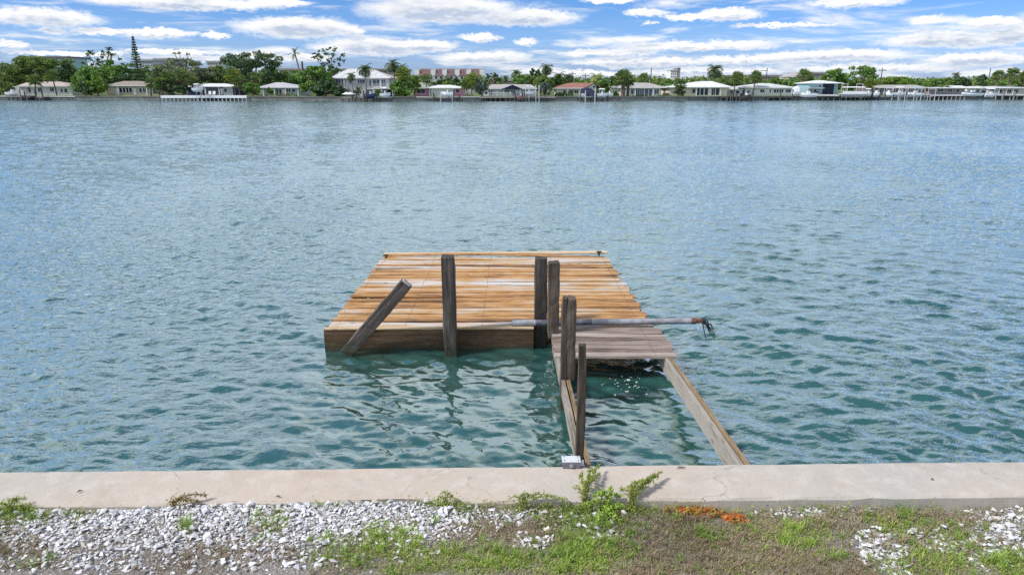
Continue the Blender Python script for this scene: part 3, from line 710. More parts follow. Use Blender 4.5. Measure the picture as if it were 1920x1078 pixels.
# shell grit: very small pale crumbs between
x, y, r_ = scatter(70000, 42, GRAVEL + [(300, 1030, 330, 50, .6), (1750, 1000, 190, 60, .4), (1000, 1000, 200, 40, .2)])
V = []; Fa = []; k = 0
for xi, yi in zip(x, y):
    s = r_.uniform(.0018, .007); v, f = ROCKS[r_.integers(16)]
    V.append((v * s) @ euler(0, 0, r_.uniform(0, 6.28)).T + (xi, yi, float(gz(xi, yi)) + s * .4)); Fa.append(f + k); k += len(v)
gv = fast_mesh('shell_grit', np.concatenate(V), np.concatenate(Fa), 'limestone'); gv['kind'] = 'stuff'
tag(gv, 'fine pale shell grit scattered over the bare soil', 'grit')
# bigger stones that lie by themselves
BIG = [(230, 1040, 26, 'flat pale stone lying alone on the grey soil at the left'), (252, 1031, 14, 'small pinkish pale stone beside the flat stone at the left'), (255, 1010, 15, 'white stone near the top of the bare soil patch at the left'), (305, 1030, 18, 'blocky white stone at the lower edge of the left gravel'), (533, 1022, 22, 'large angular white stone at the ragged lower edge of the left gravel'), (395, 1018, 16, 'white wedge of stone in the lower left gravel'),
       (822, 952, 13, 'white stone beside the green tuft under the seawall'), (875, 985, 22, 'rounded white stone at the right end of the left gravel'), (880, 950, 14, 'white stone leaning on the seawall foot near the middle'),
       (1467, 944, 12, 'single white stone at the seawall foot right of the orange debris'), (1540, 948, 13, 'left of two white stones touching at the seawall foot'), (1560, 950, 15, 'right of two white stones touching at the seawall foot'), (1607, 1003, 17, 'pale rounded stone at the head of the right gravel run'), (1685, 1016, 17, 'flat white stone right of the right gravel run'),
       (1893, 975, 17, 'round white pebble among dark soil at the far right'), (1900, 944, 12, 'upright white stone against the seawall at the far right'), (1853, 965, 13, 'white pebble at the left of the far right gravel'), (1866, 972, 12, 'small white pebble between two others at the far right'), (1625, 998, 15, 'flat white stone at the top of the right gravel run'), (376, 1076, 11, 'white stone at the bottom edge of the left soil')]
for i, (px, py, wpx, lab) in enumerate(BIG):
    x, y = gpt(px, py); s = wpx / 2 / 248; v, f = ROCKS[(i * 5) % 16]; q = np.random.default_rng(i)
    o = fast_mesh('stone', (v * s * (1, 1, 1.15)) @ euler(q.normal(0, .2), q.normal(0, .2), q.uniform(0, 6.28)).T + (x, y, float(gz(x, y)) + s * .42), f, 'limestone', origin=(x, y, float(gz(x, y))))
    tag(o, lab, 'stone', 'single stones on the bank')

def blades(n, seed, L, hmin, hmax, wid, lean, near=3.45, off=0.):
    x, y, r_ = scatter(n, seed, L, off, near); n = len(x)
    h = r_.uniform(hmin, hmax, n); a = r_.uniform(0, 6.28, n); b = a + r_.uniform(.8, 2.3, n)
    le = np.abs(r_.normal(lean, .35, n)) * h; z = gz(x, y) - .003
    w = wid * r_.uniform(.6, 1.3, n)
    p = np.stack([x, y, z], -1); sd = np.stack([np.cos(b), np.sin(b), 0 * b], -1) * w[:, None]; ld = np.stack([np.cos(a), np.sin(a), 0 * a], -1)
    m = p + ld * (le * .35)[:, None]; m[:, 2] += h * .6; t = p + ld * le[:, None]; t[:, 2] += h * r_.uniform(.55, 1., n)
    V = np.stack([p - sd, p + sd, m + sd * .8, m - sd * .8, t], 1).reshape(-1, 3); k = np.arange(n)[:, None] * 5
    Fa = np.concatenate([k + [0, 1, 2], k + [0, 2, 3], k + [3, 2, 4]])
    return V, Fa
def grass(name, n, seed, L, hmin, hmax, wid, lean, mat, lab):
    V, Fa = blades(n, seed, L, hmin, hmax, wid, lean)
    o = fast_mesh(name, V, Fa, mat); o['kind'] = 'stuff'; tag(o, lab, 'grass'); return o
grass('dry_grass', 300000, 51, DRY + [(cx, cy, rx, ry, .35) for cx, cy, rx, ry, _ in GREEN], .006, .038, .0022, 1.5, 'grass_dry', 'short brown dead grass matted over the soil')
grass('green_grass', 110000, 52, GREEN + [(1400, 1010, 560, 90, .22)], .008, .040, .0028, 1.4, 'grass_green', 'patchy low green grass and weeds on the bank')
grass('lime_grass', 60000, 53, LIME, .010, .042, .0034, 1.4, 'grass_lime', 'bright yellow green creeping grass patches')

def tufts(name, n, seed, L, hmin, hmax, mat, lab):
    x, y, r_ = scatter(n, seed, L, -.02); V = []; Fa = []; k = 0
    for xi, yi in zip(x, y):
        z = float(gz(xi, yi)); H_ = r_.uniform(hmin, hmax)
        for _ in range(r_.integers(9, 22)):
            a = r_.uniform(0, 6.28); h = H_ * r_.uniform(.45, 1.); le = h * r_.uniform(.3, 1.5); w = r_.uniform(.0011, .0022); c, s_ = math.cos(a), math.sin(a)
            b = np.array((xi + r_.normal(0, .006), yi + r_.normal(0, .006), z)); sd = np.array((-s_, c, 0)) * w; p1 = b + (c * le * .3, s_ * le * .3, h * .6); p2 = b + (c * le * .7, s_ * le * .7, h * .85); p3 = b + (c * le, s_ * le, h * r_.uniform(.5, .85))
            V += [b - sd, b + sd, p1 + sd, p1 - sd, p2 + sd * .7, p2 - sd * .7, p3]; Fa += [(k, k + 1, k + 2), (k, k + 2, k + 3), (k + 3, k + 2, k + 4), (k + 3, k + 4, k + 5), (k + 5, k + 4, k + 6)]; k += 7
    o = fast_mesh(name, np.array(V), np.array(Fa), mat); o['kind'] = 'stuff'; tag(o, lab, 'grass')
tufts('grass_tufts', 4600, 61, GREEN + [(1400, 1010, 560, 80, .18)], .035, .09, 'grass_green', 'messy taller tufts of green grass on the bank')
tufts('lime_tufts', 5200, 62, LIME, .035, .095, 'grass_lime', 'tall bright green grass tufts in the middle of the bank')
tufts('dry_tufts', 5200, 63, DRY, .025, .075, 'grass_dry', 'messy taller tufts of dry brown grass on the bank')
# small leafy ground weed: little flat leaves close to the soil
x, y, r_ = scatter(170000, 54, [(cx, cy, rx * .95, ry * .95, a * 1.1) for cx, cy, rx, ry, a in GREEN + LIME] + [(1350, 1010, 560, 90, .10)]); n = len(x)
def leafcards(c, size, r_, flat=.5, asp=.45):
    n = len(c); a = r_.uniform(0, 6.28, n); tz = r_.normal(0, flat, n)
    d = np.stack([np.cos(a) * np.cos(tz), np.sin(a) * np.cos(tz), np.sin(tz)], -1); s = np.stack([-np.sin(a), np.cos(a), r_.normal(0, .35, n)], -1)
    s /= np.linalg.norm(s, axis=1)[:, None]; L_ = (size * r_.uniform(.6, 1.35, n))[:, None]
    V = np.stack([c - d * L_, c + s * L_ * asp, c + d * L_, c - s * L_ * asp], 1).reshape(-1, 3); k = np.arange(n)[:, None] * 4
    return V, k + [0, 1, 2, 3]
V, Fa = leafcards(np.stack([x, y, gz(x, y) + np.abs(r_.normal(.013, .013, n))], -1), .0085, r_, .6)
o = fast_mesh('ground_weed', V, Fa, 'weed_leaf'); o['kind'] = 'stuff'; tag(o, 'tiny leaved creeping weeds covering the soil', 'weeds')

x, y, r_ = scatter(100000, 57, [(cx, cy, rx, ry, .6 * a) for cx, cy, rx, ry, a in DRY] + [(cx, cy, rx, ry, .3) for cx, cy, rx, ry, a in GREEN] + [(300, 1030, 330, 50, .25)]); n = len(x)
V, Fa = leafcards(np.stack([x, y, gz(x, y) + np.abs(r_.normal(.010, .011, n))], -1), .0075, r_, .6, .22)
o = fast_mesh('leaf_litter', V, Fa, 'litter'); o['kind'] = 'stuff'; tag(o, 'dry curled plant litter lying among the grass', 'litter')
def sprig(px, py, tips, lab, leafm, dens=.95, size=.0115, zb=.86):
    """weed with leafy stems; tips are photo positions of the stem ends over the cap, with heights"""
    x, y = gpt(px, py); z = float(gz(x, y)); t = thing('weed', lab, 'weed', (x, y, z))
    st = MB(); C = []
    for q, (tx, ty, h) in enumerate(tips):
        ex, ey, ez = atz(tx, ty, .9 + h); r_ = np.random.default_rng(q + px); pts = []
        for i in range(9):
            u_ = i / 8; p = np.array((lerp(x, ex, u_ ** 1.1) + .012 * math.sin(u_ * 5 + q), lerp(y, ey, u_), lerp(z, ez, min(1., u_ / .22) ** .8) + .03 * math.sin(u_ * math.pi))); pts.append(p)
        st.tube(pts, [.0035 * (1 - .6 * i / 8) for i in range(9)], 5)
        L_ = np.linalg.norm(np.array(pts[-1]) - pts[0])
        for _ in range(int(430 * L_ * dens)):
            u_ = r_.uniform(.0, 1.); p = pts[min(7, int(u_ * 8))] + (pts[min(8, int(u_ * 8) + 1)] - pts[min(7, int(u_ * 8))]) * (u_ * 8 % 1)
            C.append(p + r_.normal(0, .011 * (1.15 - .5 * u_), 3))
    st.build('stem', 'weed_stem', t)
    V, Fa = leafcards(np.array(C), size, np.random.default_rng(px), .7, .42)
    V[:, 2] = np.maximum(V[:, 2], z + .002)
    fast_mesh('leaves', V, Fa, leafm, t)
sprig(1092, 938, [(1127, 870, .07), (1112, 878, .07), (1090, 886, .07), (1122, 886, .06), (1104, 892, .05), (1098, 905, .06), (1080, 915, .04)], 'tall leafy green weed arching over the seawall below the metal box', 'weed_leaf')
sprig(1178, 938, [(1245, 884, .07), (1236, 892, .06), (1205, 900, .06), (1190, 903, .06), (1222, 900, .04), (1180, 912, .04), (1215, 912, .03), (1165, 918, .04)], 'leafy weed spreading right over the seawall cap', 'weed_leaf')
sprig(1135, 955, [(1150, 918, .05), (1130, 924, .05), (1165, 930, .03), (1110, 930, .04), (1095, 948, .0), (1175, 955, -.03), (1140, 970, -.03), (1120, 985, -.04), (1160, 975, -.04)], 'tangled bright green weed clump on the ground between the two tall weeds', 'grass_lime', 1.6, .013)
sprig(330, 955, [(392, 928, .04), (360, 935, .03), (345, 938, .03), (322, 945, .02), (375, 940, .02)], 'yellowing weed leaning over the seawall above the left gravel', 'weed_dry', 1.2)
sprig(20, 965, [(40, 938, .03), (52, 936, .04), (28, 942, .03), (10, 950, .02), (70, 955, .0), (-10, 952, .02)], 'bushy weed clump at the left edge with dry brown tips', 'weed_leaf', 1.3)
sprig(835, 950, [(832, 925, .06), (850, 930, .05), (820, 938, .04), (860, 938, .03), (870, 950, .0)], 'small weed tuft with dry seed stems at the seawall foot', 'weed_leaf', .9)
sprig(975, 948, [(955, 936, .02), (985, 935, .03), (1000, 930, .04), (1040, 930, .03), (1060, 935, .02)], 'low weed at the seawall foot left of the tall weed', 'weed_leaf', 1.)
x = np.random.default_rng(8).uniform(-3.6, 3.9, 5200); pxx, _ = inpix(x, 4.55)
dn = np.interp(pxx, [0, 60, 120, 740, 800, 930, 1000, 1260, 1330, 1500, 1650, 1720, 1760, 1900], [.5, .3, .02, .05, .3, .35, .9, .95, .3, .1, .15, .35, .1, .2]); r_ = np.random.default_rng(9)
x = x[r_.random(5200) < dn]; yl = wall_c[1] + (wall_d[1] - wall_c[1]) * (x - wall_c[0]) / (wall_d[0] - wall_c[0]); yy = yl - np.abs(r_.normal(.0, .05, len(x))) - .004
V, Fa = leafcards(np.stack([x, yy, gz(x, yy) + np.abs(r_.normal(.02, .035, len(x)))], -1), .011, r_, .7, .42)
o = fast_mesh('wall_foot_weed', V, Fa, 'weed_leaf'); o['kind'] = 'stuff'; tag(o, 'strip of small leaved weeds along the foot of the seawall', 'weeds')
# rusty clumps
for px, py, rw, rh, lab in ((1305, 950, 44, 14, 'large bright orange clump of rusty debris against the seawall'), (1378, 964, 20, 9, 'small orange clump of rusty debris in the dry grass')):
    x, y = gpt(px, py); z = float(gz(x, y)); r_ = np.random.default_rng(px); n = 900 if rw > 30 else 260
    c = np.stack([x + r_.normal(0, rw / 248 * .42, n), y + r_.normal(0, .022, n), np.zeros(n)], -1)
    c[:, 2] = gz(c[:, 0], c[:, 1]) + np.abs(r_.normal(.012, .012, n))
    V, Fa = leafcards(c, .017, r_, .45, .6)
    o = fast_mesh('rusty_debris', V, Fa, 'rust_flake', origin=(x, y, z)); tag(o, lab, 'debris')
# twigs and chips on the cap
for px, py, L_, a, lab in ((150, 922, .035, .9, 'thin brown twig on the left of the seawall cap'), (522, 932, .03, .3, 'dark chip lying on the seawall cap above the gravel'), (1277, 878, .07, .1, 'brown dead leaf curl on the seawall edge near the walkway stringer'), (1748, 900, .02, .2, 'dark fleck alone on the right of the seawall cap')):
    x, y, z = atz(px, py, .905); d = np.array((math.cos(a), math.sin(a), 0)) * L_ / 2; p = np.array((x, y, .912)); 
    o = MB().tube([p - d, p - d * .3 + (0, .004, .006), p + d * .4 + (0, -.003, .004), p + d], [.003, .006, .005, .002], 6).build('twig', 'twig', origin=(x, y, .905)); tag(o, lab, 'twig')
# foam flecks on the slack water inside the walkway
r_ = np.random.default_rng(77); m = MB()
def wz(x, y):
    i = int(np.clip(np.searchsorted(Yr, y), 0, NR - 1)); j = int(np.clip(np.searchsorted(XX[i], x), 0, NC - 1)); return ZZ[i, j]
for i in range(34):
    x, y, _ = atz(r_.normal(1168, 24), r_.normal(722, 20), 0); s = abs(r_.normal(0, .008)) + .003; z = wz(x, y)
    n = 7; ring = [(x + s * r_.uniform(.6, 1.5) * math.cos(6.28 * j / n), y + s * r_.uniform(.4, .8) * math.sin(6.28 * j / n)) for j in range(n)]
    m.loft([[(a, b, z - .004) for a, b in ring], [(a, b, z + .004) for a, b in ring]])
o = m.build('foam', 'foam_white'); o['kind'] = 'stuff'; tag(o, 'scattered flecks of pale foam between the walkway stringers', 'foam')

# ------------------------------------------------------------------ far bank
LZ = .95                                                   # height of the far gardens
pxs = np.linspace(-700, 2700, 60); front = np.array([[at(p, 186, shoreY(p))[0], shoreY(p)] for p in pxs])
V = []; 
for x, y in front: V += [(x, y + .35, LZ), (x * 1.15, y + 45, LZ + .25), (x * 3, 900, LZ + .3)]
k = np.arange(59)[:, None] * 3
struct(fast_mesh('far_ground', np.array(V), np.concatenate([k + [0, 3, 4, 1], k + [1, 4, 5, 2]]), 'lawn'))
def X(px, Y): return at(px, 175, Y)[0]
def Z(py, Y): return at(960, py, Y)[2]
def bank(p0, p1, mat, capmat, lab, capz=LZ + .06, piles=False):
    ps = np.linspace(p0, p1, 6); pts = [(at(p, 186, shoreY(p))[0], shoreY(p)) for p in ps]; xm, ym = pts[3]
    t = thing('bulkhead', lab, 'seawall', (xm, ym, 0))
    MB().loft([[(x, y, -1.), (x, y, LZ - .1), (x, y + .4, LZ - .1), (x, y + .4, -1.)] for x, y in pts]).build('wall_panel', mat, t)
    MB().loft([[(x, y - .12, LZ - .1), (x, y - .12, capz), (x, y + .6, capz), (x, y + .6, LZ - .1)] for x, y in pts]).build('cap', capmat, t)
for a in ((-700, 142, 'bank_dark', 'bank_white', 'white capped bulkhead at the far left bank'), (142.5, 300, 'bank_stone', 'bank_stone', 'grey stone bulkhead in front of the tan house'), (300.5, 470, 'bank_dark', 'bank_stone', 'dark bulkhead behind the long white pier'),
          (470.5, 640, 'bank_stone', 'bank_stone', 'low grey bulkhead below the hip roofed house and round tree'), (640.5, 780, 'bank_stone', 'bank_stone', 'grey bulkhead below the two storey house'), (780.5, 900, 'bank_stone', 'bank_white', 'bulkhead with pale cap below the pink house'),
          (900.5, 1040, 'bank_dark', 'bank_stone', 'dark bulkhead behind the pilings of the navy gabled house'), (1040.5, 1145, 'bank_stone', 'bank_stone', 'grey bulkhead below the red roofed house'), (1145.5, 1290, 'bank_stone', 'bank_stone', 'overgrown bulkhead below the grey roofed house with shutters'), (1290.5, 1500, 'bank_dark', 'bank_stone', 'dark bulkhead below the white hip roofed houses'),
          (1500.5, 1640, 'bank_dark', 'bank_white', 'bulkhead beside the boathouse'), (1640.5, 2700, 'bank_dark', 'bank_stone', 'dark bulkhead at the far right bank')): bank(*a)

def window(t, p0, p1, q0, q1, Y, glass='glass', frame='trim', muntin=True):
    x0, x1 = X(p0, Y), X(p1, Y); z1, z0 = Z(q0, Y), Z(q1, Y); f = min(.09, (x1 - x0) * .12)
    m = MB().box(x0 - f, x0, Y - .09, Y - .002, z0 - f, z1 + f).box(x1, x1 + f, Y - .09, Y - .002, z0 - f, z1 + f).box(x0, x1, Y - .09, Y - .002, z1, z1 + f).box(x0, x1, Y - .12, Y - .002, z0 - f, z0)
    if muntin and x1 - x0 > .9: xm = (x0 + x1) / 2; m.box(xm - .035, xm + .035, Y - .075, Y - .036, z0, z1)
    w = m.build('window', frame, t)
    MB().box(x0, x1, Y - .035, Y - .004, z0, z1).build('pane', glass, w)
def door(t, p0, p1, q0, q1, Y, mat='trim'):
    x0, x1 = X(p0, Y), X(p1, Y); z1, z0 = Z(q0, Y), Z(q1, Y)
    d = MB().box(x0, x1, Y - .07, Y - .003, z0, z1).build('door', mat, t)
    MB().box(x1 - .16, x1 - .1, Y - .12, Y - .07, (z0 + z1) / 2 - .05, (z0 + z1) / 2 + .05).build('handle', 'metal_grey', d)
def hip(x0, x1, y0, y1, ze, zr, rx0, rx1, ov=.5, th=.14):
    x0 -= ov; x1 += ov; y0 -= ov; y1 += ov; ym = (y0 + y1) / 2
    v = [(x0, y0, ze), (x1, y0, ze), (x1, y1, ze), (x0, y1, ze), (x0, y0, ze + th), (x1, y0, ze + th), (x1, y1, ze + th), (x0, y1, ze + th), (rx0, ym, zr), (rx1, ym, zr)]
    return MB().add(v, [(0, 3, 2, 1), (0, 1, 5, 4), (1, 2, 6, 5), (2, 3, 7, 6), (3, 0, 4, 7), (4, 5, 9, 8), (6, 7, 8, 9), (5, 6, 9), (7, 4, 8)])
def gable(x0, x1, y0, y1, ze, zr, xa, th=.16, ov=.4):
    """gable facing the water, ridge runs away from us"""
    v = []
    for y in (y0 - ov, y1): v += [(x0 - ov, y, ze), (xa, y, zr), (x1 + ov, y, ze), (x0 - ov, y, ze + th), (xa, y, zr + th), (x1 + ov, y, ze + th)]
    return MB().add(v, [(0, 1, 4, 3), (1, 2, 5, 4), (6, 9, 10, 7), (7, 10, 11, 8), (3, 4, 10, 9), (4, 5, 11, 10), (0, 6, 7, 1), (1, 7, 8, 2), (0, 3, 9, 6), (2, 8, 11, 5)])
def house(name, lab, p0, p1, back, eave, ridge, wall, roof, rr=None, base=None, depth=9., cat='house', rp=None, wins=(), doors=(), cols=(), glass='glass', frame='trim'):
    Y = shoreY((p0 + p1) / 2) + back; x0, x1 = X(p0, Y), X(p1, Y); zb = LZ - .3; ze, zr = Z(eave, Y), Z(ridge, Y)
    t = thing(name, lab, cat, ((x0 + x1) / 2, Y, LZ))
    MB().box(x0, x1, Y, Y + depth, zb, ze + .02).build('wall', wall, t)
    a, b = rp or (p0, p1); ra, rb = rr or (lerp(a, b, .28), lerp(a, b, .72)); a, b = X(a, Y), X(b, Y)
    Yr = Y + depth / 2; s = (Yr / Y)
    r = hip(a + .4, b - .4, Y, Y + depth, ze, H + (zr - H) * s, X(ra, Y) * s, X(rb, Y) * s, .6).build('roof', roof, t)
    MB().box(a - .18, b + .18, Y - .66, Y - .602, ze - .06, ze + .13).build('gutter', 'trim', r)
    for w in wins: window(t, *w, Y, glass=glass, frame=frame)
    for d in doors: door(t, *d, Y)
    for c in cols:
        xc = X(c, Y); MB().box(xc - .11, xc + .11, Y - .45, Y - .25, zb, ze).build('column', 'trim', t)
    return t, Y
house('bungalow', 'white bungalow with pinkish grey hip roof at the far left', 24, 136, 12, 162.5, 153.5, 'wall_white', 'roof_warm', (58, 116), rp=(38, 132),
      wins=((53, 59, 165, 173), (73, 80, 165, 173), (95.5, 102, 165, 172), (115, 118.5, 167, 173), (122, 127, 167, 174)), doors=((85, 89.5, 165, 178),))
house('bungalow', 'beige bungalow with brown hip roof behind the grey stone bulkhead', 203, 297, 13, 161.5, 152.5, 'wall_beige', 'roof_brown', (235, 268), rp=(198, 290),
      wins=((225, 230, 165, 174.5), (231.5, 236, 165, 174.5), (238, 242, 165, 174.5), (243.5, 248, 165, 174.5), (262, 267, 166, 174), (269, 276, 166, 174), (287, 292, 167, 174)), doors=((218.5, 221.5, 165, 177.5), (251, 255.5, 165.5, 178)), cols=(224, 277))
t, Y = house('bungalow', 'low navy walled bungalow with white roof behind the long white pier', 352, 437, 12, 163.2, 157, 'wall_navy', 'roof_white', (395, 425), rp=(350, 436),
      wins=((387.5, 395, 166, 178), (396, 403, 166, 178), (404, 411.5, 166, 178)), doors=((413.5, 418.5, 166, 178),), cols=(386, 412.4), frame='wall_bluegrey')
MB().box(X(419.2, Y), X(437, Y), Y - .05, Y - .004, LZ - .2, Z(163.4, Y)).build('wall_panel', 'wall_palegrey', t); window(t, 421, 426, 166.5, 173, Y - .06)
house('bungalow', 'bluish bungalow with pale hip roof and white columns left of the round tree', 492, 564, 13, 165, 155, 'wall_bluegrey', 'roof_lilac', (519, 533), rp=(486, 566),
      wins=((518.5, 522, 168, 178), (524, 528, 168, 178), (538, 545, 167.5, 173), (548, 554, 167.5, 173), (500, 507, 169, 175)), doors=((530, 535, 168, 179),), cols=(495, 516, 536.5, 560))
# two storey house
t, Y = house('two_storey_house', 'tall two storey pale house with large grey hip roof and balcony', 627, 730, 12, 147.3, 129.5, 'wall_lilac' if False else 'wall_palegrey', 'roof_pale', (655, 700), rp=(623, 733), depth=11,
      wins=((631, 640, 149.5, 156), (642, 646, 149.5, 158), (656, 662, 150, 157), (672, 679, 150, 156.5), (680, 686, 150, 156.5), (694, 697, 150, 162), (700, 706, 149.5, 162.5), (707, 713, 149.5, 162.5), (717, 724, 149.5, 162), (640, 646, 169, 178), (662, 672, 169, 179), (687, 699, 168, 181)), cols=(647, 714.5), glass='glass_blue')
bz = Z(165.6, Y)
bl = MB().box(X(700, Y), X(737, Y), Y - 2.6, Y - .004, bz - .22, bz).build('balcony', 'wall_white', t)
for p in np.linspace(700.5, 736.5, 19): MB().box(X(p, Y - 2.6) - .03, X(p, Y - 2.6) + .03, Y - 2.6, Y - 2.55, bz, bz + .95).build('baluster', 'trim', bl)
MB().box(X(700, Y), X(737, Y), Y - 2.62, Y - 2.53, bz + .952, bz + 1.02).build('handrail', 'trim', bl)
for p in (701, 716, 736): MB().box(X(p, Y - 2.4) - .12, X(p, Y - 2.4) + .12, Y - 2.5, Y - 2.3, LZ, bz - .222).build('column', 'trim', t)
MB().box(X(718, Y), X(735, Y), Y - .06, Y - .004, LZ, bz - .5).build('garage_opening', 'opening_shade', t)  # dark panel on the wall, painted as the shade within the opening
MB().box(X(642, Y), X(654, Y), Y - 1.6, Y - .01, Z(165.5, Y) - .2, Z(165.5, Y)).build('canopy', 'wall_white', t)
for p in (643, 653): MB().box(X(p, Y) - .09, X(p, Y) + .09, Y - 1.55, Y - 1.38, LZ, Z(165.5, Y) - .202).build('column', 'trim', t)
# apartment block with mansard sections
Yb = shoreY(840) + 60; t = thing('apartment_block', 'long apartment block with red and plum mansard roof and white dividers', 'building', (X(844, Yb), Yb, LZ))
MB().box(X(778, Yb), X(907, Yb), Yb, Yb + 14, LZ - .5, Z(142.6, Yb)).build('wall', 'wall_white', t)
zt_, zb_ = Z(130.5, Yb), Z(142.5, Yb)
for p0, p1, mt in ((785.5, 811, 'roof_rust'), (816, 832.5, 'roof_plum'), (837, 855.5, 'roof_plum'), (861, 877, 'roof_rust'), (882.5, 902, 'roof_rust')):
    x0, x1 = X(p0, Yb), X(p1, Yb); MB().add([(x0, Yb - .5, zb_), (x1, Yb - .5, zb_), (x1 - .5, Yb + .7, zt_), (x0 + .5, Yb + .7, zt_), (x0, Yb + 2.5, zb_), (x1, Yb + 2.5, zb_), (x1 - .5, Yb + 2.5, zt_), (x0 + .5, Yb + 2.5, zt_)], [(0, 1, 2, 3), (4, 7, 6, 5), (0, 3, 7, 4), (1, 5, 6, 2), (3, 2, 6, 7), (0, 4, 5, 1)]).build('mansard', mt, t)
for p in (783.5, 813.5, 834.7, 858.2, 879.7, 904):
    x = X(p, Yb); MB().box(x - .75, x + .75, Yb - .2, Yb + 2.4, zb_ + .003, zt_ - .1).build('divider', 'wall_white', t)
MB().box(X(782, Yb), X(906, Yb), Yb + 2.6, Yb + 13, zb_, zt_ + .25).build('roof', 'roof_grey', t)
for p in np.arange(788, 902, 9.5): window(t, p, p + 4.2, 144.2, 148.5, Yb)
# pink house
t, Y = house('bungalow', 'pink bungalow with white porch columns and white roof', 776, 868, 12, 166, 159.8, 'wall_pink', 'roof_white', (822, 846), rp=(800, 871), wins=((782, 797, 168, 175.5), (813, 820, 168, 177), (829, 838, 168, 177), (855, 861, 168, 174)), doors=((822, 826.5, 167.5, 180.5),), cols=(806, 811, 850))
MB().box(X(777, Y), X(806, Y), Y - 1., Y + 3, Z(166.2, Y), Z(164.6, Y)).build('porch_roof', 'roof_white', t)
MB().box(X(807.5, Y), X(849, Y), Y - .06, Y - .004, LZ, Z(166.3, Y)).build('porch_wall', 'wall_white', t)
# navy gable house
t, Y = house('bungalow', 'pale blue bungalow with long grey roof and navy front gable', 908, 1003, 12, 167, 158.7, 'wall_paleblue', 'roof_grey', (922, 995), rp=(912, 1006), wins=((916, 919, 170.5, 179), (920.5, 923.5, 170.5, 179), (945, 949.5, 169.5, 175), (950.5, 955, 169.5, 175), (958.5, 961, 170, 176), (962.5, 965, 170, 176), (984, 990, 170, 176)), doors=((930, 934, 169.5, 181.5), (967.5, 976, 169, 181.5)))
gz0, gz1 = Z(168, Y), Z(160.6, Y); gb = gable(X(944, Y), X(976, Y), Y - 1.2, Y + 4, gz0, gz1, X(961, Y)).build('gable_roof', 'trim_dark', t)
MB().add([(X(944, Y), Y - 1.15, gz0), (X(976, Y), Y - 1.15, gz0), (X(961, Y), Y - 1.15, gz1), (X(944, Y), Y - .9, gz0), (X(976, Y), Y - .9, gz0), (X(961, Y), Y - .9, gz1)], [(0, 1, 2), (5, 4, 3), (0, 3, 4, 1), (1, 4, 5, 2), (2, 5, 3, 0)]).build('gable_face', 'wall_navy', gb)
for p in (945, 975.5): MB().box(X(p, Y) - .1, X(p, Y) + .1, Y - 1.15, Y - .95, LZ, gz0).build('column', 'trim', t)
rl = MB().box(X(900, Y), X(960, Y), Y - 3.06, Y - 3., LZ + .9, LZ + .98).build('railing', 'trim', t)
for p in np.linspace(900.3, 959.7, 26): MB().box(X(p, Y) - .04, X(p, Y) + .04, Y - 3.06, Y - 3., LZ, LZ + .9).build('baluster', 'trim', rl)
# red roof house
t, Y = house('bungalow', 'cream bungalow with red tiled roof and white gable end', 1043, 1125, 13, 166.2, 155.8, 'wall_cream', 'roof_red', (1068, 1100), rp=(1038, 1112), wins=((1068.5, 1075, 169.7, 175), (1077, 1084, 169.7, 175), (1118.5, 1125, 170, 176), (1056, 1061, 170, 176)), cols=(1064, 1087))
gable(X(1097, Y), X(1125, Y), Y - .6, Y + 6, Z(167, Y), Z(156.2, Y), X(1112, Y)).build('gable_roof', 'roof_red', t)
gf = MB().add([(X(1097, Y), Y - .55, LZ), (X(1117, Y), Y - .55, LZ), (X(1117, Y), Y - .55, Z(162, Y)), (X(1112, Y), Y - .55, Z(156.6, Y)), (X(1097, Y), Y - .55, Z(167, Y)), (X(1097, Y), Y - .01, LZ), (X(1117, Y), Y - .01, LZ), (X(1117, Y), Y - .01, Z(162, Y)), (X(1112, Y), Y - .01, Z(156.6, Y)), (X(1097, Y), Y - .01, Z(167, Y))], [(0, 1, 2, 3, 4), (9, 8, 7, 6, 5), (0, 5, 6, 1), (1, 6, 7, 2), (2, 7, 8, 3), (3, 8, 9, 4), (4, 9, 5, 0)]).build('gable_face', 'wall_white', t)
MB().tube([(X(1113, Y), Y - .62, Z(163.4, Y)), (X(1113, Y), Y - .55, Z(163.4, Y))], .28, 10).build('vent', 'trim_dark', gf)
# right-hand houses
t, Y = house('bungalow', 'white bungalow with grey roof, shutters and glass doors behind the fat palm', 1163, 1238, 12, 165.3, 155.7, 'wall_white', 'roof_grey', (1182, 1215), rp=(1158, 1247), wins=((1175, 1180, 168, 177.5), (1182.7, 1188, 168, 177.5), (1192, 1199, 167, 180), (1200, 1207, 167, 180), (1209, 1215, 167.5, 179.5), (1216.5, 1222.5, 167.5, 179.5), (1227, 1235, 168, 177)), cols=(1190.5, 1224), glass='glass_blue')
MB().box(X(1146, Y), X(1163, Y), Y + 1.2, Y + 7, LZ - .3, Z(165, Y)).build('wing', 'wall_white', t); MB().box(X(1145, Y), X(1163.5, Y), Y + .8, Y + 7.3, Z(164.95, Y), Z(162, Y)).build('wing_roof', 'roof_white', t)
for p in (1181.2, 1226, 1236.2): MB().box(X(p, Y) - .14, X(p, Y) + .14, Y - .1, Y - .003, Z(177.5, Y), Z(168, Y)).build('shutter', 'trim', t)
t, Y = house('bungalow', 'long white bungalow with white hip roof and dark screened porch', 1255, 1366, 12, 164.3, 152.7, 'wall_cream', 'roof_white', (1312, 1332), rp=(1251, 1371), depth=11, wins=((1306, 1311.5, 166, 179), (1313, 1319, 166, 179), (1321, 1327, 166, 179), (1334, 1340.5, 166, 179), (1342, 1348, 166, 179), (1297.5, 1303, 167, 175), (1266, 1272, 168, 174)), doors=((1328.5, 1332.5, 167, 180),), cols=(1305, 1350))
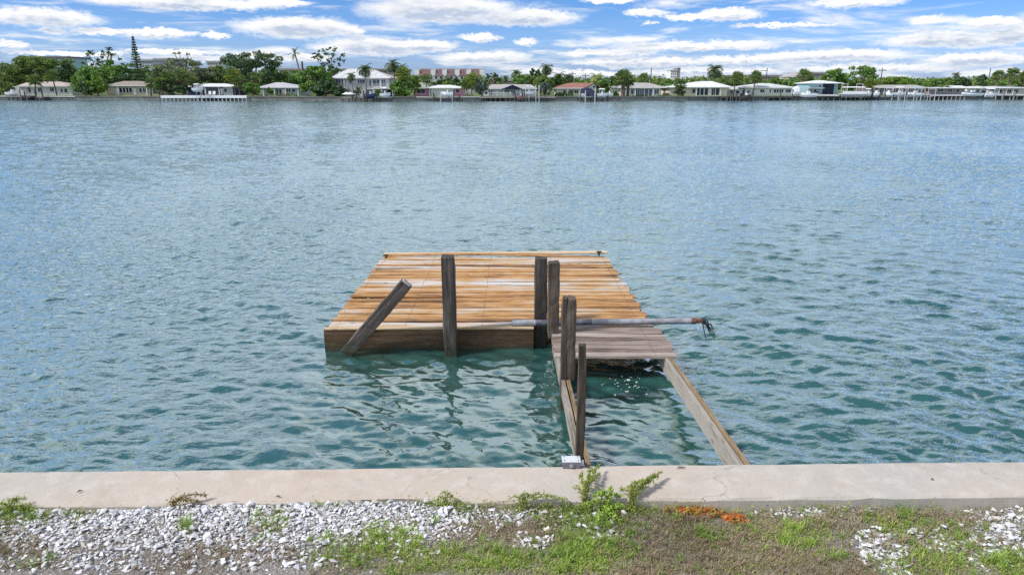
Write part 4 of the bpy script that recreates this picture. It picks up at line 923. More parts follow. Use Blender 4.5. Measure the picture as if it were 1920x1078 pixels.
house('bungalow', 'white bungalow with pale hip roof and a row of small dark windows', 1397, 1488, 12, 165.3, 156.5, 'wall_white', 'roof_pale', (1420, 1440), rp=(1386, 1490), wins=((1425, 1432.5, 168.5, 173.5), (1443, 1445, 168.5, 174), (1450.5, 1454.5, 168.5, 174), (1455.7, 1459.5, 168.5, 174), (1461, 1468, 168.5, 174), (1473, 1482, 168.5, 173.5), (1401, 1405, 170, 174)))
house('carport', 'low white carport between the two white hip roofed houses', 1366, 1392, 14, 168.3, 163.5, 'wall_white', 'roof_pale', (1375, 1383), cat='carport', depth=6, wins=((1370, 1374, 171, 176), (1380, 1386, 171, 176)))
# boathouse
Y = shoreY(1545) + 3; t = thing('boathouse', 'tall teal boathouse with flat white hip roof and dark open bay', 'boathouse', (X(1543, Y), Y, LZ))
MB().box(X(1515, Y), X(1541.5, Y), Y, Y + 8, LZ - 1, Z(157.2, Y)).box(X(1563.5, Y), X(1571, Y), Y + .5, Y + 8, LZ - 1, Z(157.2, Y)).build('wall', 'wall_teal', t)
MB().box(X(1541.6, Y), X(1563.4, Y), Y + 6, Y + 6.2, LZ - .2, Z(157.2, Y)).build('back_wall', 'wall_slate', t)
dk_ = MB().box(X(1541.8, Y), X(1563.2, Y), Y + .25, Y + .33, Z(177.5, Y), Z(158.2, Y)).build('bay_shade', 'opening_shade', t)  # dark sheet across the open bay, its colour imitates the shade inside
hip(X(1518, Y), X(1572, Y), Y, Y + 8, Z(157.2, Y), Z(150.8, Y), X(1540, Y), X(1549, Y), .8).build('roof', 'roof_white', t)
MB().box(X(1514, Y), X(1541, Y), Y - 1.4, Y - .005, Z(166.2, Y), Z(165.1, Y)).build('awning', 'roof_pale', t)
window(t, 1517, 1522, 168, 173.5, Y); window(t, 1525, 1530, 168, 173.5, Y); window(t, 1533, 1538, 160, 163.5, Y)
house('bungalow', 'dark porched bungalow with grey roof behind the white boat lifts', 1634, 1735, 12, 165.2, 159.6, 'wall_slate', 'roof_grey', (1655, 1715), rp=(1637, 1733), wins=((1640, 1644, 168, 176), (1648, 1654, 168, 176), (1662, 1668, 168, 176), (1700, 1706, 168, 174), (1714, 1720, 168, 174)), cols=(1637, 1645.5, 1656, 1670, 1690), glass='glass_blue')
house('bungalow', 'grey bungalow with dark eaves right of the white boat lifts', 1742, 1808, 12, 165.8, 161, 'wall_mauve', 'roof_white', (1775, 1800), rp=(1738, 1815), wins=((1757, 1768, 167.5, 172.5), (1776, 1785, 168, 173), (1792, 1798, 168, 173)))
house('bungalow', 'white bungalow with porch posts at the far right', 1852, 1925, 13, 165.8, 161.5, 'wall_palegrey', 'roof_white', (1870, 1900), rp=(1850, 1918), wins=((1873, 1883, 168.5, 174.5), (1887, 1895, 168.5, 174.5), (1900, 1908, 168.5, 174.5), (1856, 1862, 168, 174)), cols=(1871, 1885, 1897))
house('bungalow', 'small white house end behind the dark blue speedboat', 1812, 1848, 16, 166, 162, 'wall_white', 'roof_pale', (1822, 1838), wins=((1818, 1823, 168, 173), (1830, 1836, 168, 173)))
# buildings further back
def block(name, lab, p0, p1, top, back, wall, roof, rows=(), step=6., parapet=True, cat='building', base=LZ):
    Y = shoreY((p0 + p1) / 2) + back; x0, x1 = X(p0, Y), X(p1, Y); zt = Z(top, Y); t = thing(name, lab, cat, ((x0 + x1) / 2, Y, LZ))
    MB().box(x0, x1, Y, Y + 15, LZ - .5, zt - .3).build('wall', wall, t); MB().box(x0 - .4, x1 + .4, Y - .4, Y + 15.4, zt - .298, zt + .3).build('roof', roof, t)
    for a, b in rows:
        for p in np.arange(p0 + step * .35, p1 - step * .4, step): window(t, p, p + step * .5, a, b, Y)
block('apartment_block', 'dark teal flat roofed block showing above the trees at the far left', 95, 138, 107.5, 150, 'wall_teal', 'roof_plum', ((110, 112.5), (115.5, 118)), 5)
block('apartment_block', 'blue flat roofed block just right of the conifer', 268, 292, 113.5, 150, 'wall_bluegrey', 'roof_grey', ((116, 119), (122, 125)), 5)
block('apartment_block', 'blue flat topped block above the grey green tree', 298, 328, 110.5, 165, 'wall_bluegrey', 'roof_grey', ((113, 115.5), (119, 121.5)), 5)
block('apartment_block', 'pale block with blue roof left of the big dark tree', 394, 416, 115.5, 150, 'wall_palegrey', 'roof_lilac', ((119, 122), (126, 129)), 5)
block('apartment_block', 'grey block between the big dark tree and the bare palm', 527, 570, 130, 90, 'wall_tan', 'roof_grey', ((134, 137), (142, 145)), 6)
block('apartment_block', 'low tan block seen over the roof behind the two storey house', 640, 760, 131, 75, 'wall_tan', 'roof_brown', ((134, 137.5),), 8)
block('apartment_block', 'long low beige block behind the navy gabled house', 915, 965, 150.5, 60, 'wall_beige', 'roof_grey', ((153, 155.5),), 4)
block('apartment_block', 'long brown roofed apartment block behind the white hip roofed houses', 1346, 1480, 143, 85, 'wall_tan', 'roof_brown', ((146, 148.5),), 5)
block('apartment_block', 'grey block with stepped roof behind the boathouse palm', 1505, 1545, 137, 80, 'wall_mauve', 'roof_grey', ((140, 142.5), (145, 147.5)), 5)
t, Y = house('apartment_block', 'grey gabled building left of the bright green tree', 1476, 1512, 70, 145, 135.5, 'wall_palegrey', 'roof_grey', (1487, 1503), cat='building', wins=((1484, 1489, 146, 149), (1495, 1500, 146, 149)))
block('high_rise', 'white high rise tower with dark windows far behind the low roofs', 1255, 1267, 132, 420, 'wall_white', 'roof_pale', ((134, 136.5), (138, 140.5), (143, 145)), 3.6)
block('high_rise', 'narrow grey lift tower beside the white high rise', 1267.6, 1273, 128, 420, 'wall_mauve', 'roof_grey')
block('apartment_block', 'low white building behind the trees at the right', 1674, 1692, 146, 120, 'wall_white', 'roof_pale', ((148, 150),), 4)
block('apartment_block', 'white building edge between trees near the right', 1815, 1832, 152, 90, 'wall_white', 'roof_pale', ((154, 157),), 5)

# ------------------------------------------------------------------ docks, lifts, boats
def pier(name, lab, p0, p1, off, w, z, deckm, pilem, npile, fascia=None, tall=(), cat='dock'):
    ps = (p0, p1); Y0 = shoreY((p0 + p1) / 2) - off; x0, x1 = X(p0, Y0), X(p1, Y0)
    t = thing(name, lab, cat, ((x0 + x1) / 2, Y0, 0))
    nb = max(3, int((x1 - x0) / 1.2)); e = np.linspace(x0, x1, nb + 1)
    d = MB()
    for a, b in zip(e[:-1], e[1:]): d.box(a + .02, b - .02, Y0, Y0 + w, z - .08, z)
    d.build('deck', deckm, t)
    MB().box(x0, x1, Y0 - .06, Y0 - .003, z - (.6 if name == 'pier' else .32), z - .02).build('fascia', fascia or deckm, t)
    for x in np.linspace(x0 + .2, x1 - .2, npile): MB().tube([(x, Y0 + .15, -1.5), (x, Y0 + .15, z - .082)], .15, 8).build('piling', pilem, t)
    for p, q in tall: MB().tube([(X(p, Y0), Y0 - .25, -1.5), (X(p, Y0), Y0 - .25, Z(q, Y0) - .1), (X(p, Y0), Y0 - .25, Z(q, Y0))], [.16, .16, .05], 8).build('piling', pilem, t)
    return t
t = pier('pier', 'long low white pier running along the bank at the left', 300.5, 462, 1.6, 1.6, 1.25, 'bank_white', 'pile_white', 22, 'trim'); t.location.z += 0
pier('dock', 'small dark dock with roofed platform at the far left bank', 12, 55, 3, 2.4, 1.1, 'pile_grey', 'pile_dark', 6, tall=((39, 168), (47, 172)))
pier('dock', 'low dock with tall pilings below the palms of the far left house', 66, 82, 2.5, 2., .9, 'pile_grey', 'pile_dark', 3, tall=((67, 168), (80, 169)))
pier('dock', 'dock with tall white topped pilings before the two storey house', 640, 735, 3.2, 2.6, 1.05, 'pile_grey', 'pile_dark', 9, tall=((682, 170), (684, 176), (706, 170), (660, 178), (668, 176)))
pier('dock', 'dock with mooring pilings before the pink house', 800, 868, 3, 2.4, 1.0, 'pile_grey', 'pile_dark', 8, tall=((813, 174), (841, 174), (861, 177)))
pier('dock', 'long dark dock on pilings before the navy gabled house', 900, 1042, 3, 2.4, 1.05, 'pile_grey', 'pile_dark', 16, tall=((966, 174), (971, 176), (979, 173)))
pier('dock', 'dock beside the covered boat before the red roofed house', 1086, 1142, 3, 2.2, 1.0, 'pile_grey', 'pile_dark', 6, tall=((1089, 174), (1118, 172), (1139, 174)))
pier('dock', 'low dock with dark mooring posts before the long white bungalow', 1352, 1412, 2.4, 2., .95, 'pile_dark', 'pile_dark', 7, tall=((1364, 170), (1370, 175), (1374, 172), (1381, 176), (1388, 175)))
pier('dock', 'short dock with one dark post before the row of small windows', 1440, 1500, 2.2, 1.8, .95, 'pile_dark', 'pile_dark', 6, tall=((1463, 174),))
pier('dock', 'white decked dock in front of the boathouse', 1532, 1578, 2.5, 3.0, 1.35, 'bank_white', 'pile_dark', 5)
pier('dock', 'dock with many short pilings under the pontoon boat', 1578, 1668, 2.6, 2.4, .95, 'pile_grey', 'pile_dark', 11, tall=((1634, 172), (1648, 171), (1660, 174)))
pier('dock', 'grey dock with low rail right of the white boat lifts', 1745, 1812, 2.8, 2.4, 1.25, 'wall_palegrey', 'pile_grey', 9)
pier('dock', 'white edged dock at the far right bank', 1868, 1990, 3., 2.4, 1.3, 'bank_white', 'pile_grey', 10, tall=((1880, 170), (1901, 172)))
def lift(lab, p0, p1, top, off, mat='pile_white', n=2):
    Y0 = shoreY((p0 + p1) / 2) - off; t = thing('boat_lift', lab, 'boat lift', (X((p0 + p1) / 2, Y0), Y0, 0)); z = Z(top, Y0)
    for p in np.linspace(p0, p1, n):
        for y in (Y0, Y0 + 3.2): MB().tube([(X(p, Y0), y, -1.5), (X(p, Y0), y, z)], .085, 8).build('piling', mat, t)
    for p in np.linspace(p0, p1, n): MB().box(X(p, Y0) - .07, X(p, Y0) + .07, Y0 - .2, Y0 + 3.4, z + .003, z + .12).build('top_beam', mat, t)
    for y in (Y0 + .8, Y0 + 2.4): MB().box(X(p0, Y0) + .2, X(p1, Y0) - .2, y - .1, y + .1, .7, .9).build('cradle', 'metal_grey', t)
def boat(lab, p0, p1, off, z, hull='gelcoat', top=None, topm='canvas_white', bow=1, cat='boat', pontoon=False, cover=None, stripe=None):
    Y0 = shoreY((p0 + p1) / 2) - off; x0, x1 = X(p0, Y0), X(p1, Y0); L = x1 - x0; W_ = max(1.9, L * .3)
    t = thing('motorboat' if not pontoon else 'pontoon_boat', lab, cat, ((x0 + x1) / 2, Y0, z)); xs = np.linspace(0, 1, 9); rings = []; d = .95 if not pontoon else .5
    def xx(u_): return x0 + L * u_ if bow > 0 else x1 - L * u_
    if pontoon:
        for y in (-W_ * .35, W_ * .35): MB().tube([(xx(0), Y0 + y, z + .3), (xx(.9), Y0 + y, z + .3), (xx(1), Y0 + y, z + .42)], [.3, .3, .08], 8).build('pontoon', 'metal_grey', t)
        MB().box(x0, x1, Y0 - W_ / 2, Y0 + W_ / 2, z + .6, z + .7).build('deck', 'gelcoat', t); MB().box(x0 + .1, x1 - .1, Y0 - W_ / 2 + .03, Y0 - W_ / 2 + .1, z + .702, z + 1.3).build('side_panel', hull, t)
        fb = .7
    else:
        for u_ in xs:
            hw = W_ / 2 * (1 - max(0, (u_ - .45) / .55) ** 2.2 * .97); kz = z + .55 * max(0, (u_ - .6) / .4) ** 2; sh = z + d + .22 * u_ * u_
            rings.append([(xx(u_), Y0 - hw, sh), (xx(u_), Y0 - hw * .92, lerp(kz, sh, .45)), (xx(u_), Y0, kz), (xx(u_), Y0 + hw * .92, lerp(kz, sh, .45)), (xx(u_), Y0 + hw, sh)])
        h = MB().loft(rings).build('hull', hull, t)
        if stripe: MB().loft([[(a, b - .02, c) for a, b, c in (r[0], r[0])][:1] + [(r[0][0], r[0][1] - .025, r[0][2] - .16), (r[0][0], r[0][1] + .05, r[0][2] - .16), (r[0][0], r[0][1] + .05, r[0][2] + .03)] for r in rings]).build('rub_rail', stripe, h)
        fb = d + .05
        MB().box(min(xx(.42), xx(.55)), max(xx(.42), xx(.55)), Y0 - .45, Y0 + .45, z + .5, z + fb + .55).build('console', 'gelcoat', t)
        MB().add([(xx(.55), Y0 - .5, z + fb + .2), (xx(.55), Y0 + .5, z + fb + .2), (xx(.51), Y0 + .45, z + fb + .8), (xx(.51), Y0 - .45, z + fb + .8), (xx(.53), Y0 - .5, z + fb + .2), (xx(.53), Y0 + .5, z + fb + .2), (xx(.49), Y0 + .45, z + fb + .8), (xx(.49), Y0 - .45, z + fb + .8)], [(0, 1, 2, 3), (4, 7, 6, 5), (0, 4, 5, 1), (3, 2, 6, 7), (0, 3, 7, 4), (1, 5, 6, 2)]).build('windscreen', 'glass_blue', t)
        MB().box(min(xx(-.05), xx(.0)), max(xx(-.05), xx(.0)), Y0 - .2, Y0 + .2, z - .1, z + fb).box(min(xx(-.07), xx(.01)), max(xx(-.07), xx(.01)), Y0 - .25, Y0 + .25, z + fb + .001, z + fb + .45).build('outboard_motor', 'motor_black', t)
    if top:
        zt = z + fb + top; a, b = (.2, .66) if not pontoon else (.1, .92)
        cp = MB().loft([[(xx(u_), Y0 - W_ * .42, zt - .12), (xx(u_), Y0 - W_ * .38, zt), (xx(u_), Y0, zt + .12), (xx(u_), Y0 + W_ * .38, zt), (xx(u_), Y0 + W_ * .42, zt - .12)] for u_ in np.linspace(a, b, 4)]).build('canopy', topm, t)
        for u_ in (a + .04, b - .04):
            for s in (-1, 1): MB().tube([(xx(u_), Y0 + s * W_ * .36, z + fb - .1), (xx(u_), Y0 + s * W_ * .36, zt - .05)], .04, 6).build('canopy_pole', 'metal_grey', t)
    if cover: MB().loft([[(xx(u_), Y0 - W_ * .53 * c, z + d - .05), (xx(u_), Y0 - W_ * .4 * c, z + d + .9 * k_), (xx(u_), Y0, z + d + 1.3 * k_), (xx(u_), Y0 + W_ * .4 * c, z + d + .9 * k_), (xx(u_), Y0 + W_ * .53 * c, z + d - .05)] for u_, c, k_ in ((0, 1, .8), (.25, 1, 1.), (.6, .95, .9), (.92, .5, .3))]).build('cover', cover, t)
    return t
boat('small white boat raised beside the dark dock at the far left', 13, 36, 2.2, 1.05)
lift('boat lift with white topped posts behind the far left dock', 38, 49, 168, 3.5, 'pile_grey')
lift('small white boat lift on the middle of the long white pier', 368, 376, 167, 3.2)
boat('white skiff lifted over the long white pier', 363, 382, 3.4, 2.1, top=.8)
boat('white boat under a pale canopy before the two storey house', 713, 732, 3.5, .9, top=1.2)
boat('dark hulled boat moored between pilings before the two storey house', 687, 704, 3.5, .7, 'gelcoat_navy')
boat('white boat raised on lift before the pink house', 827, 850, 4.2, 1.1, top=.0, bow=-1)
lift('white boat lift before the pink house', 826, 848, 172, 5.)
lift('left tall white boat lift beside the navy gabled house', 986, 992, 161.5, 4.)
lift('right tall white boat lift beside the navy gabled house', 1005, 1011, 161, 4.)
boat('white boat hung between the tall white lift posts', 984, 1003, 3.2, 1.2, top=1.2)
boat('dark red low boat at the dock before the navy gabled house', 968, 984, 4.5, .3, 'roof_rust', bow=-1)
Yv = shoreY(1105) - 3.6
boat('boat under a large navy cover before the red roofed house', 1090, 1118, 3.8, .9, 'gelcoat', cover='canvas_navy')
t = thing('boat_shelter', 'dark navy canvas boat shelter on white posts before the red roofed house', 'boat shelter', (X(1105, Yv), Yv, 0))
MB().loft([[(X(p, Yv), Yv - 1.6, Z(180.5 if p != 0 else 0, Yv)), (X(p, Yv) * .999, Yv - 1.2, Z(170, Yv)), (X(lerp(p, 1105, .2), Yv), Yv, Z(167.8, Yv)), (X(p, Yv), Yv + 1.6, Z(170, Yv)), (X(p, Yv), Yv + 1.7, Z(180.5, Yv))] for p in (1098, 1113)]).build('canvas', 'canvas_navy', t)
for p in (1096.5, 1114.5):
    for y in (-1.8, 1.8): MB().tube([(X(p, Yv), Yv + y, -1.5), (X(p, Yv), Yv + y, Z(170, Yv))], .13, 8).build('post', 'pile_white', t)
boat('white open boat right of the navy boat shelter', 1119, 1140, 3.6, .8, top=1.)
boat('small white boat on the shore left of the fat palm', 1136, 1150, 2.6, .8)
boat('dark inflatable boat at the bank before the white carport', 1391, 1409, 3.2, .3, 'pile_dark')
boat('white covered boat left of the boathouse', 1487, 1503, 3.2, 1.2, cover='canvas_white')
boat('white boat with pointed bow beside the boathouse', 1500, 1531, 4.2, .75, bow=-1)
boat('pontoon boat with white canopy right of the boathouse', 1576, 1622, 4.8, .9, 'gelcoat', 1.6, 'canvas_white', pontoon=True)
lift('white lift posts around the pontoon boat', 1588, 1616, 158.5, 3.6)
boat('white runabout beside the pontoon boat', 1622, 1634, 4., .9, top=.9)
boat('small white boat at the dark porched bungalow', 1637, 1650, 4., .8)
boat('second small white boat at the dark porched bungalow, nearer the lifts', 1660, 1672, 4., .8, bow=-1)
lift('leftmost of the three white boat lifts at the right bank', 1674, 1698, 166.5, 5., n=3)
lift('middle of the three white boat lifts at the right bank', 1702, 1728, 166.5, 5., n=3)
lift('rightmost of the three white boat lifts at the right bank', 1734, 1754, 168, 5.)
boat('white boat hanging in the leftmost white boat lift', 1675, 1699, 4., .9, 'gelcoat', 1.3, 'canvas_white')
boat('white boat with teal canopy hanging in the middle white boat lift', 1702, 1729, 4., .8, 'gelcoat', 1.2, 'wall_teal', bow=-1)
boat('large white speedboat with navy stern at the far right bank', 1803, 1842, 4.2, .9, 'gelcoat', 1.2, 'canvas_white', bow=-1, stripe='gelcoat_navy')
boat('white boat right of the speedboat with navy stern', 1846, 1870, 4., .6, top=1.2)
for i, (p, mat, lab) in enumerate(((392, 'trim', 'left of two white deck chairs behind the long white pier'), (400, 'trim', 'right of two white deck chairs behind the long white pier'))):
    Y = shoreY(p) + 8; x = X(p, Y); t = thing('deck_chair', lab, 'chair', (x, Y, LZ + .1))
    MB().box(x - .35, x + .35, Y - .3, Y + .35, LZ + .42, LZ + .5).build('seat', mat, t); MB().add([(x - .35, Y + .36, LZ + .42), (x + .35, Y + .36, LZ + .42), (x + .35, Y + .62, LZ + 1.25), (x - .35, Y + .62, LZ + 1.25), (x - .35, Y + .43, LZ + .42), (x + .35, Y + .43, LZ + .42), (x + .35, Y + .69, LZ + 1.25), (x - .35, Y + .69, LZ + 1.25)], [(0, 1, 2, 3), (4, 7, 6, 5), (0, 4, 5, 1), (3, 2, 6, 7), (0, 3, 7, 4), (1, 5, 6, 2)]).build('backrest', mat, t)
    for sx in (-.3, .3):
        for sy in (-.25, .3): MB().box(x + sx - .04, x + sx + .04, Y + sy - .04, Y + sy + .04, LZ + .0, LZ + .418).build('leg', mat, t)
for p, q in ((650, 'left'), (657, 'right')):
    Y = shoreY(p) + 5; x = X(p, Y); z = Z(176.5, Y); t = thing('patio_umbrella', q + ' small white patio umbrella before the two storey house', 'umbrella', (x, Y, LZ))
    MB().tube([(x, Y, LZ), (x, Y, z + .3)], .04, 6).build('pole', 'trim', t); MB().loft([[(x + r * math.cos(a), Y + r * math.sin(a), zz) for a in np.linspace(0, 2 * math.pi, 9)[:-1]] for r, zz in ((1.3, z - .1), (.05, z + .45))]).build('canopy', 'canvas_white', t)
# utility poles
for p, top, arms, back, lab in ((1072, 134.5, 1, 70, 'left of two utility poles with crossarm behind the red roofed house'), (1097, 138, 1, 70, 'right of two utility poles with crossarm behind the red roofed house'), (1219, 128, 0, 60, 'tall bare pole behind the grey roofed house with shutters'), (1434, 128, 2, 55, 'utility pole with side arm behind the row of small windows'), (1648, 128, 1, 55, 'utility pole right of the bright green tree'), (1849, 129, 0, 60, 'thin pole above the trees at the far right'), (1174, 131, 0, 75, 'thin pole behind the fat palm')):
    Y = shoreY(p) + back; x = X(p, Y); z = Z(top, Y); t = thing('utility_pole', lab, 'pole', (x, Y, LZ)); MB().tube([(x, Y, LZ - .5), (x, Y, z)], [.2, .13], 8).build('pole', 'pile_dark', t)
    if arms: MB().box(x - 1.2 - (arms - 1), x + (1.2 if arms == 1 else .1), Y - .2, Y - .08, z - .9, z - .72).build('crossarm', 'pile_dark', t)
    if arms == 1:
        for s in (-1.05, -.5, .5, 1.05): MB().tube([(x + s, Y - .14, z - .72), (x + s, Y - .14, z - .42)], .07, 6).build('insulator', 'metal_grey', t)

# ------------------------------------------------------------------ trees and palms of the far bank
def cards3(c, size, r_, asp=.6):
    n = len(c); d = r_.normal(0, 1, (n, 3)); d /= np.linalg.norm(d, axis=1)[:, None]
    e = r_.normal(0, 1, (n, 3)); s = np.cross(d, e); s /= np.linalg.norm(s, axis=1)[:, None]
    L_ = (size * r_.uniform(.55, 1.4, n))[:, None]
    V = np.stack([c - d * L_, c + s * L_ * asp, c + d * L_, c - s * L_ * asp], 1).reshape(-1, 3); k = np.arange(n)[:, None] * 4
    return V, k + [0, 1, 2, 3]
SEED = [1000]
def tree(lab, p0, p1, top, bot, back, mat, dens=1., lobes=12, lr=.36, bark='bark', name='broadleaf_tree', size=.30, cat='tree', group=None, fill=1., trunk_r=None):
    SEED[0] += 1; r_ = np.random.default_rng(SEED[0]); Y = shoreY((p0 + p1) / 2) + back
    x0, x1 = X(p0, Y), X(p1, Y); zt, zb = Z(top, Y), max(Z(bot, Y), LZ); cx, cz = (x0 + x1) / 2, (zt + zb) / 2; rx, rz = (x1 - x0) / 2, (zt - zb) / 2; ry = rx * .75
    t = thing(name, lab, cat, (cx, Y + ry * .3, LZ), group); C = []; cen = []
    if lr > .2: lobes, lr = int(lobes * 2.2), lr * .72
    hk = min(1., 2.2 * rz / rx) ; lrx, lrz = lr * (hk if rx > rz else 1.), lr
    for i in range(lobes):
        while True:
            q = r_.uniform(-1, 1, 3)
            if .1 < q.dot(q) and q[0] ** 4 + q[1] ** 2 + (abs(q[2]) ** (3 if q[2] < 0 else 2.2)) < 1: break
        q *= (1 - lr * .7)
        if i == 0: q = np.array((r_.uniform(-.3, .3), 0, 1 - lr))
        if i == 1: q = np.array((-(1 - lr), 0, r_.uniform(-.4, .2)))
        if i == 2: q = np.array(((1 - lr), 0, r_.uniform(-.4, .2)))
        c = np.array((cx + q[0] * rx, Y + ry * .3 + q[1] * ry, cz + q[2] * rz)); k = lr * r_.uniform(.7, 1.15)
        cen.append(c); n = int(dens * 55 * (rx * rz) * k * k * 4 / size ** 2 * .034) + 12
        d = r_.normal(0, 1, (n, 3)); d /= np.linalg.norm(d, axis=1)[:, None]; rad = r_.uniform(.35, 1., n) ** .6 * (1 + .14 * r_.normal(0, 1, n)) if lr > .15 else np.abs(r_.normal(0, .75, n))
        C.append(c + d * rad[:, None] * np.array((rx * hk, ry * hk, rz)) * k * np.array((1, 1, .85)))
    C = np.concatenate(C); C[:, 2] = np.maximum(C[:, 2], LZ + .08)
    V, Fa = cards3(C, size, r_)
    fast_mesh('crown', V, Fa, mat, t)
    tr = MB(); base = np.array((cx, Y + ry * .3, LZ - .3)); tw = trunk_r or max(.12, .05 * (zt - LZ)); fork = np.array((cx + r_.normal(0, .2), Y + ry * .3, lerp(LZ, cz, .55)))
    tr.tube([base, (base + fork) / 2 + r_.normal(0, .1, 3), fork], [tw, tw * .8, tw * .7], 8)
    for c in cen[:12]: tr.tube([fork - (0, 0, .3), lerp(fork, c, .5) + r_.normal(0, .25, 3) + (0, 0, .2), c], [tw * .5, tw * .3, tw * .1], 6)
    tr.build('trunk', bark, t)
    return t
def palm(lab, px, cy, back, L=2.6, n=22, mat='frond', lean=0., kind='feather', bark='bark_grey', skirt=False, r=.17, name='palm_tree', base_z=None, droop=1., size=1.):
    SEED[0] += 1; r_ = np.random.default_rng(SEED[0]); Y = shoreY(px) + back; x = X(px, Y); z = Z(cy, Y); bz = LZ - .2; xb = X(px - lean, Y)
    t = thing(name, lab, 'palm', (xb, Y, LZ)); pts = [(lerp(xb, x, u_ ** 1.6), Y, lerp(bz, z, u_)) for u_ in np.linspace(0, 1, 7)]
    MB().tube(pts, [r * 1.35, r, r * .95, r * .9, r * .85, r * .85, r * .9], 8).build('trunk', bark, t)
    V = []; Fa = []; top = np.array((x, Y, z)); L *= .68 if kind == 'fan' else .82
    if kind == 'feather' and mat == 'frond': mat = 'frond_dark'
    if kind == 'feather':
        for i in range(n):
            a = i * 2.399 + r_.normal(0, .15); el0 = R(lerp(78, -18, (i / n) ** .8)) + r_.normal(0, .12); l = L * r_.uniform(.8, 1.1); p = top.copy(); e = el0; seg = 11
            for j in range(seg):
                d = np.array((math.cos(a) * math.cos(e), math.sin(a) * math.cos(e), math.sin(e))); q = p + d * l / seg; s = np.array((-math.sin(a), math.cos(a), 0))
                w = l * .32 * math.sin(math.pi * min(1, (j + 1.2) / (seg + .6))) ** .7
                for sg in (-1, 1):
                    k = len(V); tip = (p + q) / 2 + s * sg * w + d * w * .45 + np.array((0, 0, -.32 * w * droop)); V += [p, p + d * l / seg * .95, tip]; Fa.append((k, k + 1, k + 2))
                k = len(V); V += [p - s * .025, q, p + s * .025]; Fa.append((k, k + 1, k + 2))
                p = q; e -= (.16 + .1 * (1 - math.sin(max(0, el0)))) * droop * (.6 + j * .12)
    else:
        for i in range(n):
            a = i * 2.399 + r_.normal(0, .2); el0 = R(lerp(80, -45, (i / n))) + r_.normal(0, .12); d = np.array((math.cos(a) * math.cos(el0), math.sin(a) * math.cos(el0), math.sin(el0)))
            st = L * .5 * r_.uniform(.8, 1.1); hub = top + d * st; s = np.array((-math.sin(a), math.cos(a), 0)); u_ = np.cross(s, d); fr = L * .58 * r_.uniform(.85, 1.15)
            k = len(V); V += [top, hub, top + s * .06]; Fa.append((k, k + 1, k + 2))
            for j in range(11):
                b = R(lerp(-105, 105, j / 10)); f1 = d * math.cos(b) + s * math.sin(b); f2 = d * math.cos(b + .16) + s * math.sin(b + .16); dr = np.array((0, 0, -.28 * fr))
                k = len(V); V += [hub, hub + (f1 * .6) * fr, hub + (f1 + f2) / 2 * fr + dr * r_.uniform(.4, 1.2), hub + (f2 * .6) * fr]; Fa += [(k, k + 1, k + 2), (k, k + 2, k + 3)]
    fast_mesh('fronds', np.array(V), np.array(Fa), mat, t)
    if skirt:
        C = top + np.stack([r_.normal(0, L * .22, 260), r_.normal(0, L * .22, 260), -np.abs(r_.normal(0, L * .42, 260))], -1)
        V2, F2 = cards3(C, .3, r_, .25); fast_mesh('dead_fronds', V2, F2, 'frond_dead', t)
    return t
# left
tree('broad olive tree filling the far left edge', -60, 60, 114, 176, 24, 'leaf_olive', 1.1, 16)
tree('tall olive tree behind the white bungalow at the far left', 20, 118, 101, 168, 30, 'leaf_olive', 1.2, 20, .33)
tree('dark green tree right of the far left bungalow', 95, 152, 113, 176, 26, 'leaf_dark', 1.1, 14)
tree('orange tinged shrub at the left edge of the bank', -30, 22, 150, 181, 6, 'leaf_olive', 1.3, 10, name='shrub', cat='shrub')
tree('light green bushy tree between the two left bungalows', 132, 200, 124, 181, 10, 'leaf_mid', 1.25, 18)
tree('pale green shrub at the water between the two left bungalows', 163, 200, 141, 182, 4, 'leaf_bright', 1.1, 12, name='shrub', cat='shrub')
tree('dark shrub overhanging the grey stone bulkhead at the left', 138, 178, 152, 183, 3, 'leaf_dark', 1.1, 10, name='shrub', cat='shrub')
tree('tall loose topped tree left of the conifer', 160, 242, 86, 150, 34, 'leaf_dark', .7, 46, .13)
tree('rounded green tree below the loose topped tree', 164, 250, 110, 172, 28, 'leaf_mid', 1.2, 18, .33)
tree('dark shrub behind the brown roof of the beige bungalow', 205, 300, 138, 164, 24, 'leaf_dark', 1.1, 16)
def conifer(lab, px, top, bot, hw, back):
    SEED[0] += 1; r_ = np.random.default_rng(5); Y = shoreY(px) + back; x, zt, zb = X(px, Y), Z(top, Y), Z(bot, Y); t = thing('conifer_tree', lab, 'tree', (x, Y, LZ)); w = hw * 170 / FPX * 1.05
    MB().tube([(x, Y, LZ - .3), (x + .1, Y, (zt + zb) / 2), (x, Y, zt)], [.28, .2, .04], 8).build('trunk', 'bark', t); C = []
    br = MB()
    for u_ in np.linspace(0, 1, 17):
        z = lerp(zb, zt - .2, u_); rr = w * (1 - u_ * .93) * r_.uniform(.85, 1.1)
        for a in np.linspace(0, 6.28, 7)[:-1] + u_ * 9:
            tip = np.array((x + rr * math.cos(a), Y + rr * math.sin(a), z + rr * .18)); br.tube([(x, Y, z), tip], [.05, .015], 4)
            for v in np.linspace(.25, 1, 7): C += [np.array((x, Y, z)) * (1 - v) + tip * v + r_.normal(0, .1, 3) for _ in range(4)]
    br.build('branches', 'bark', t); V, Fa = cards3(np.array(C), .2, r_, .45); fast_mesh('crown', V, Fa, 'leaf_dark', t)
conifer('tall narrow dark conifer rising above the left trees', 264, 69.5, 146, 15, 30)
tree('wide pale grey green tree behind the navy walled bungalow', 280, 400, 108, 168, 26, 'leaf_grey', 1.1, 30, .28, 'bark_grey', size=.3)
tree('thin bare crowned twigs above the grey green tree', 318, 370, 97, 128, 30, 'leaf_grey', .12, 12, .16, 'bark_grey')
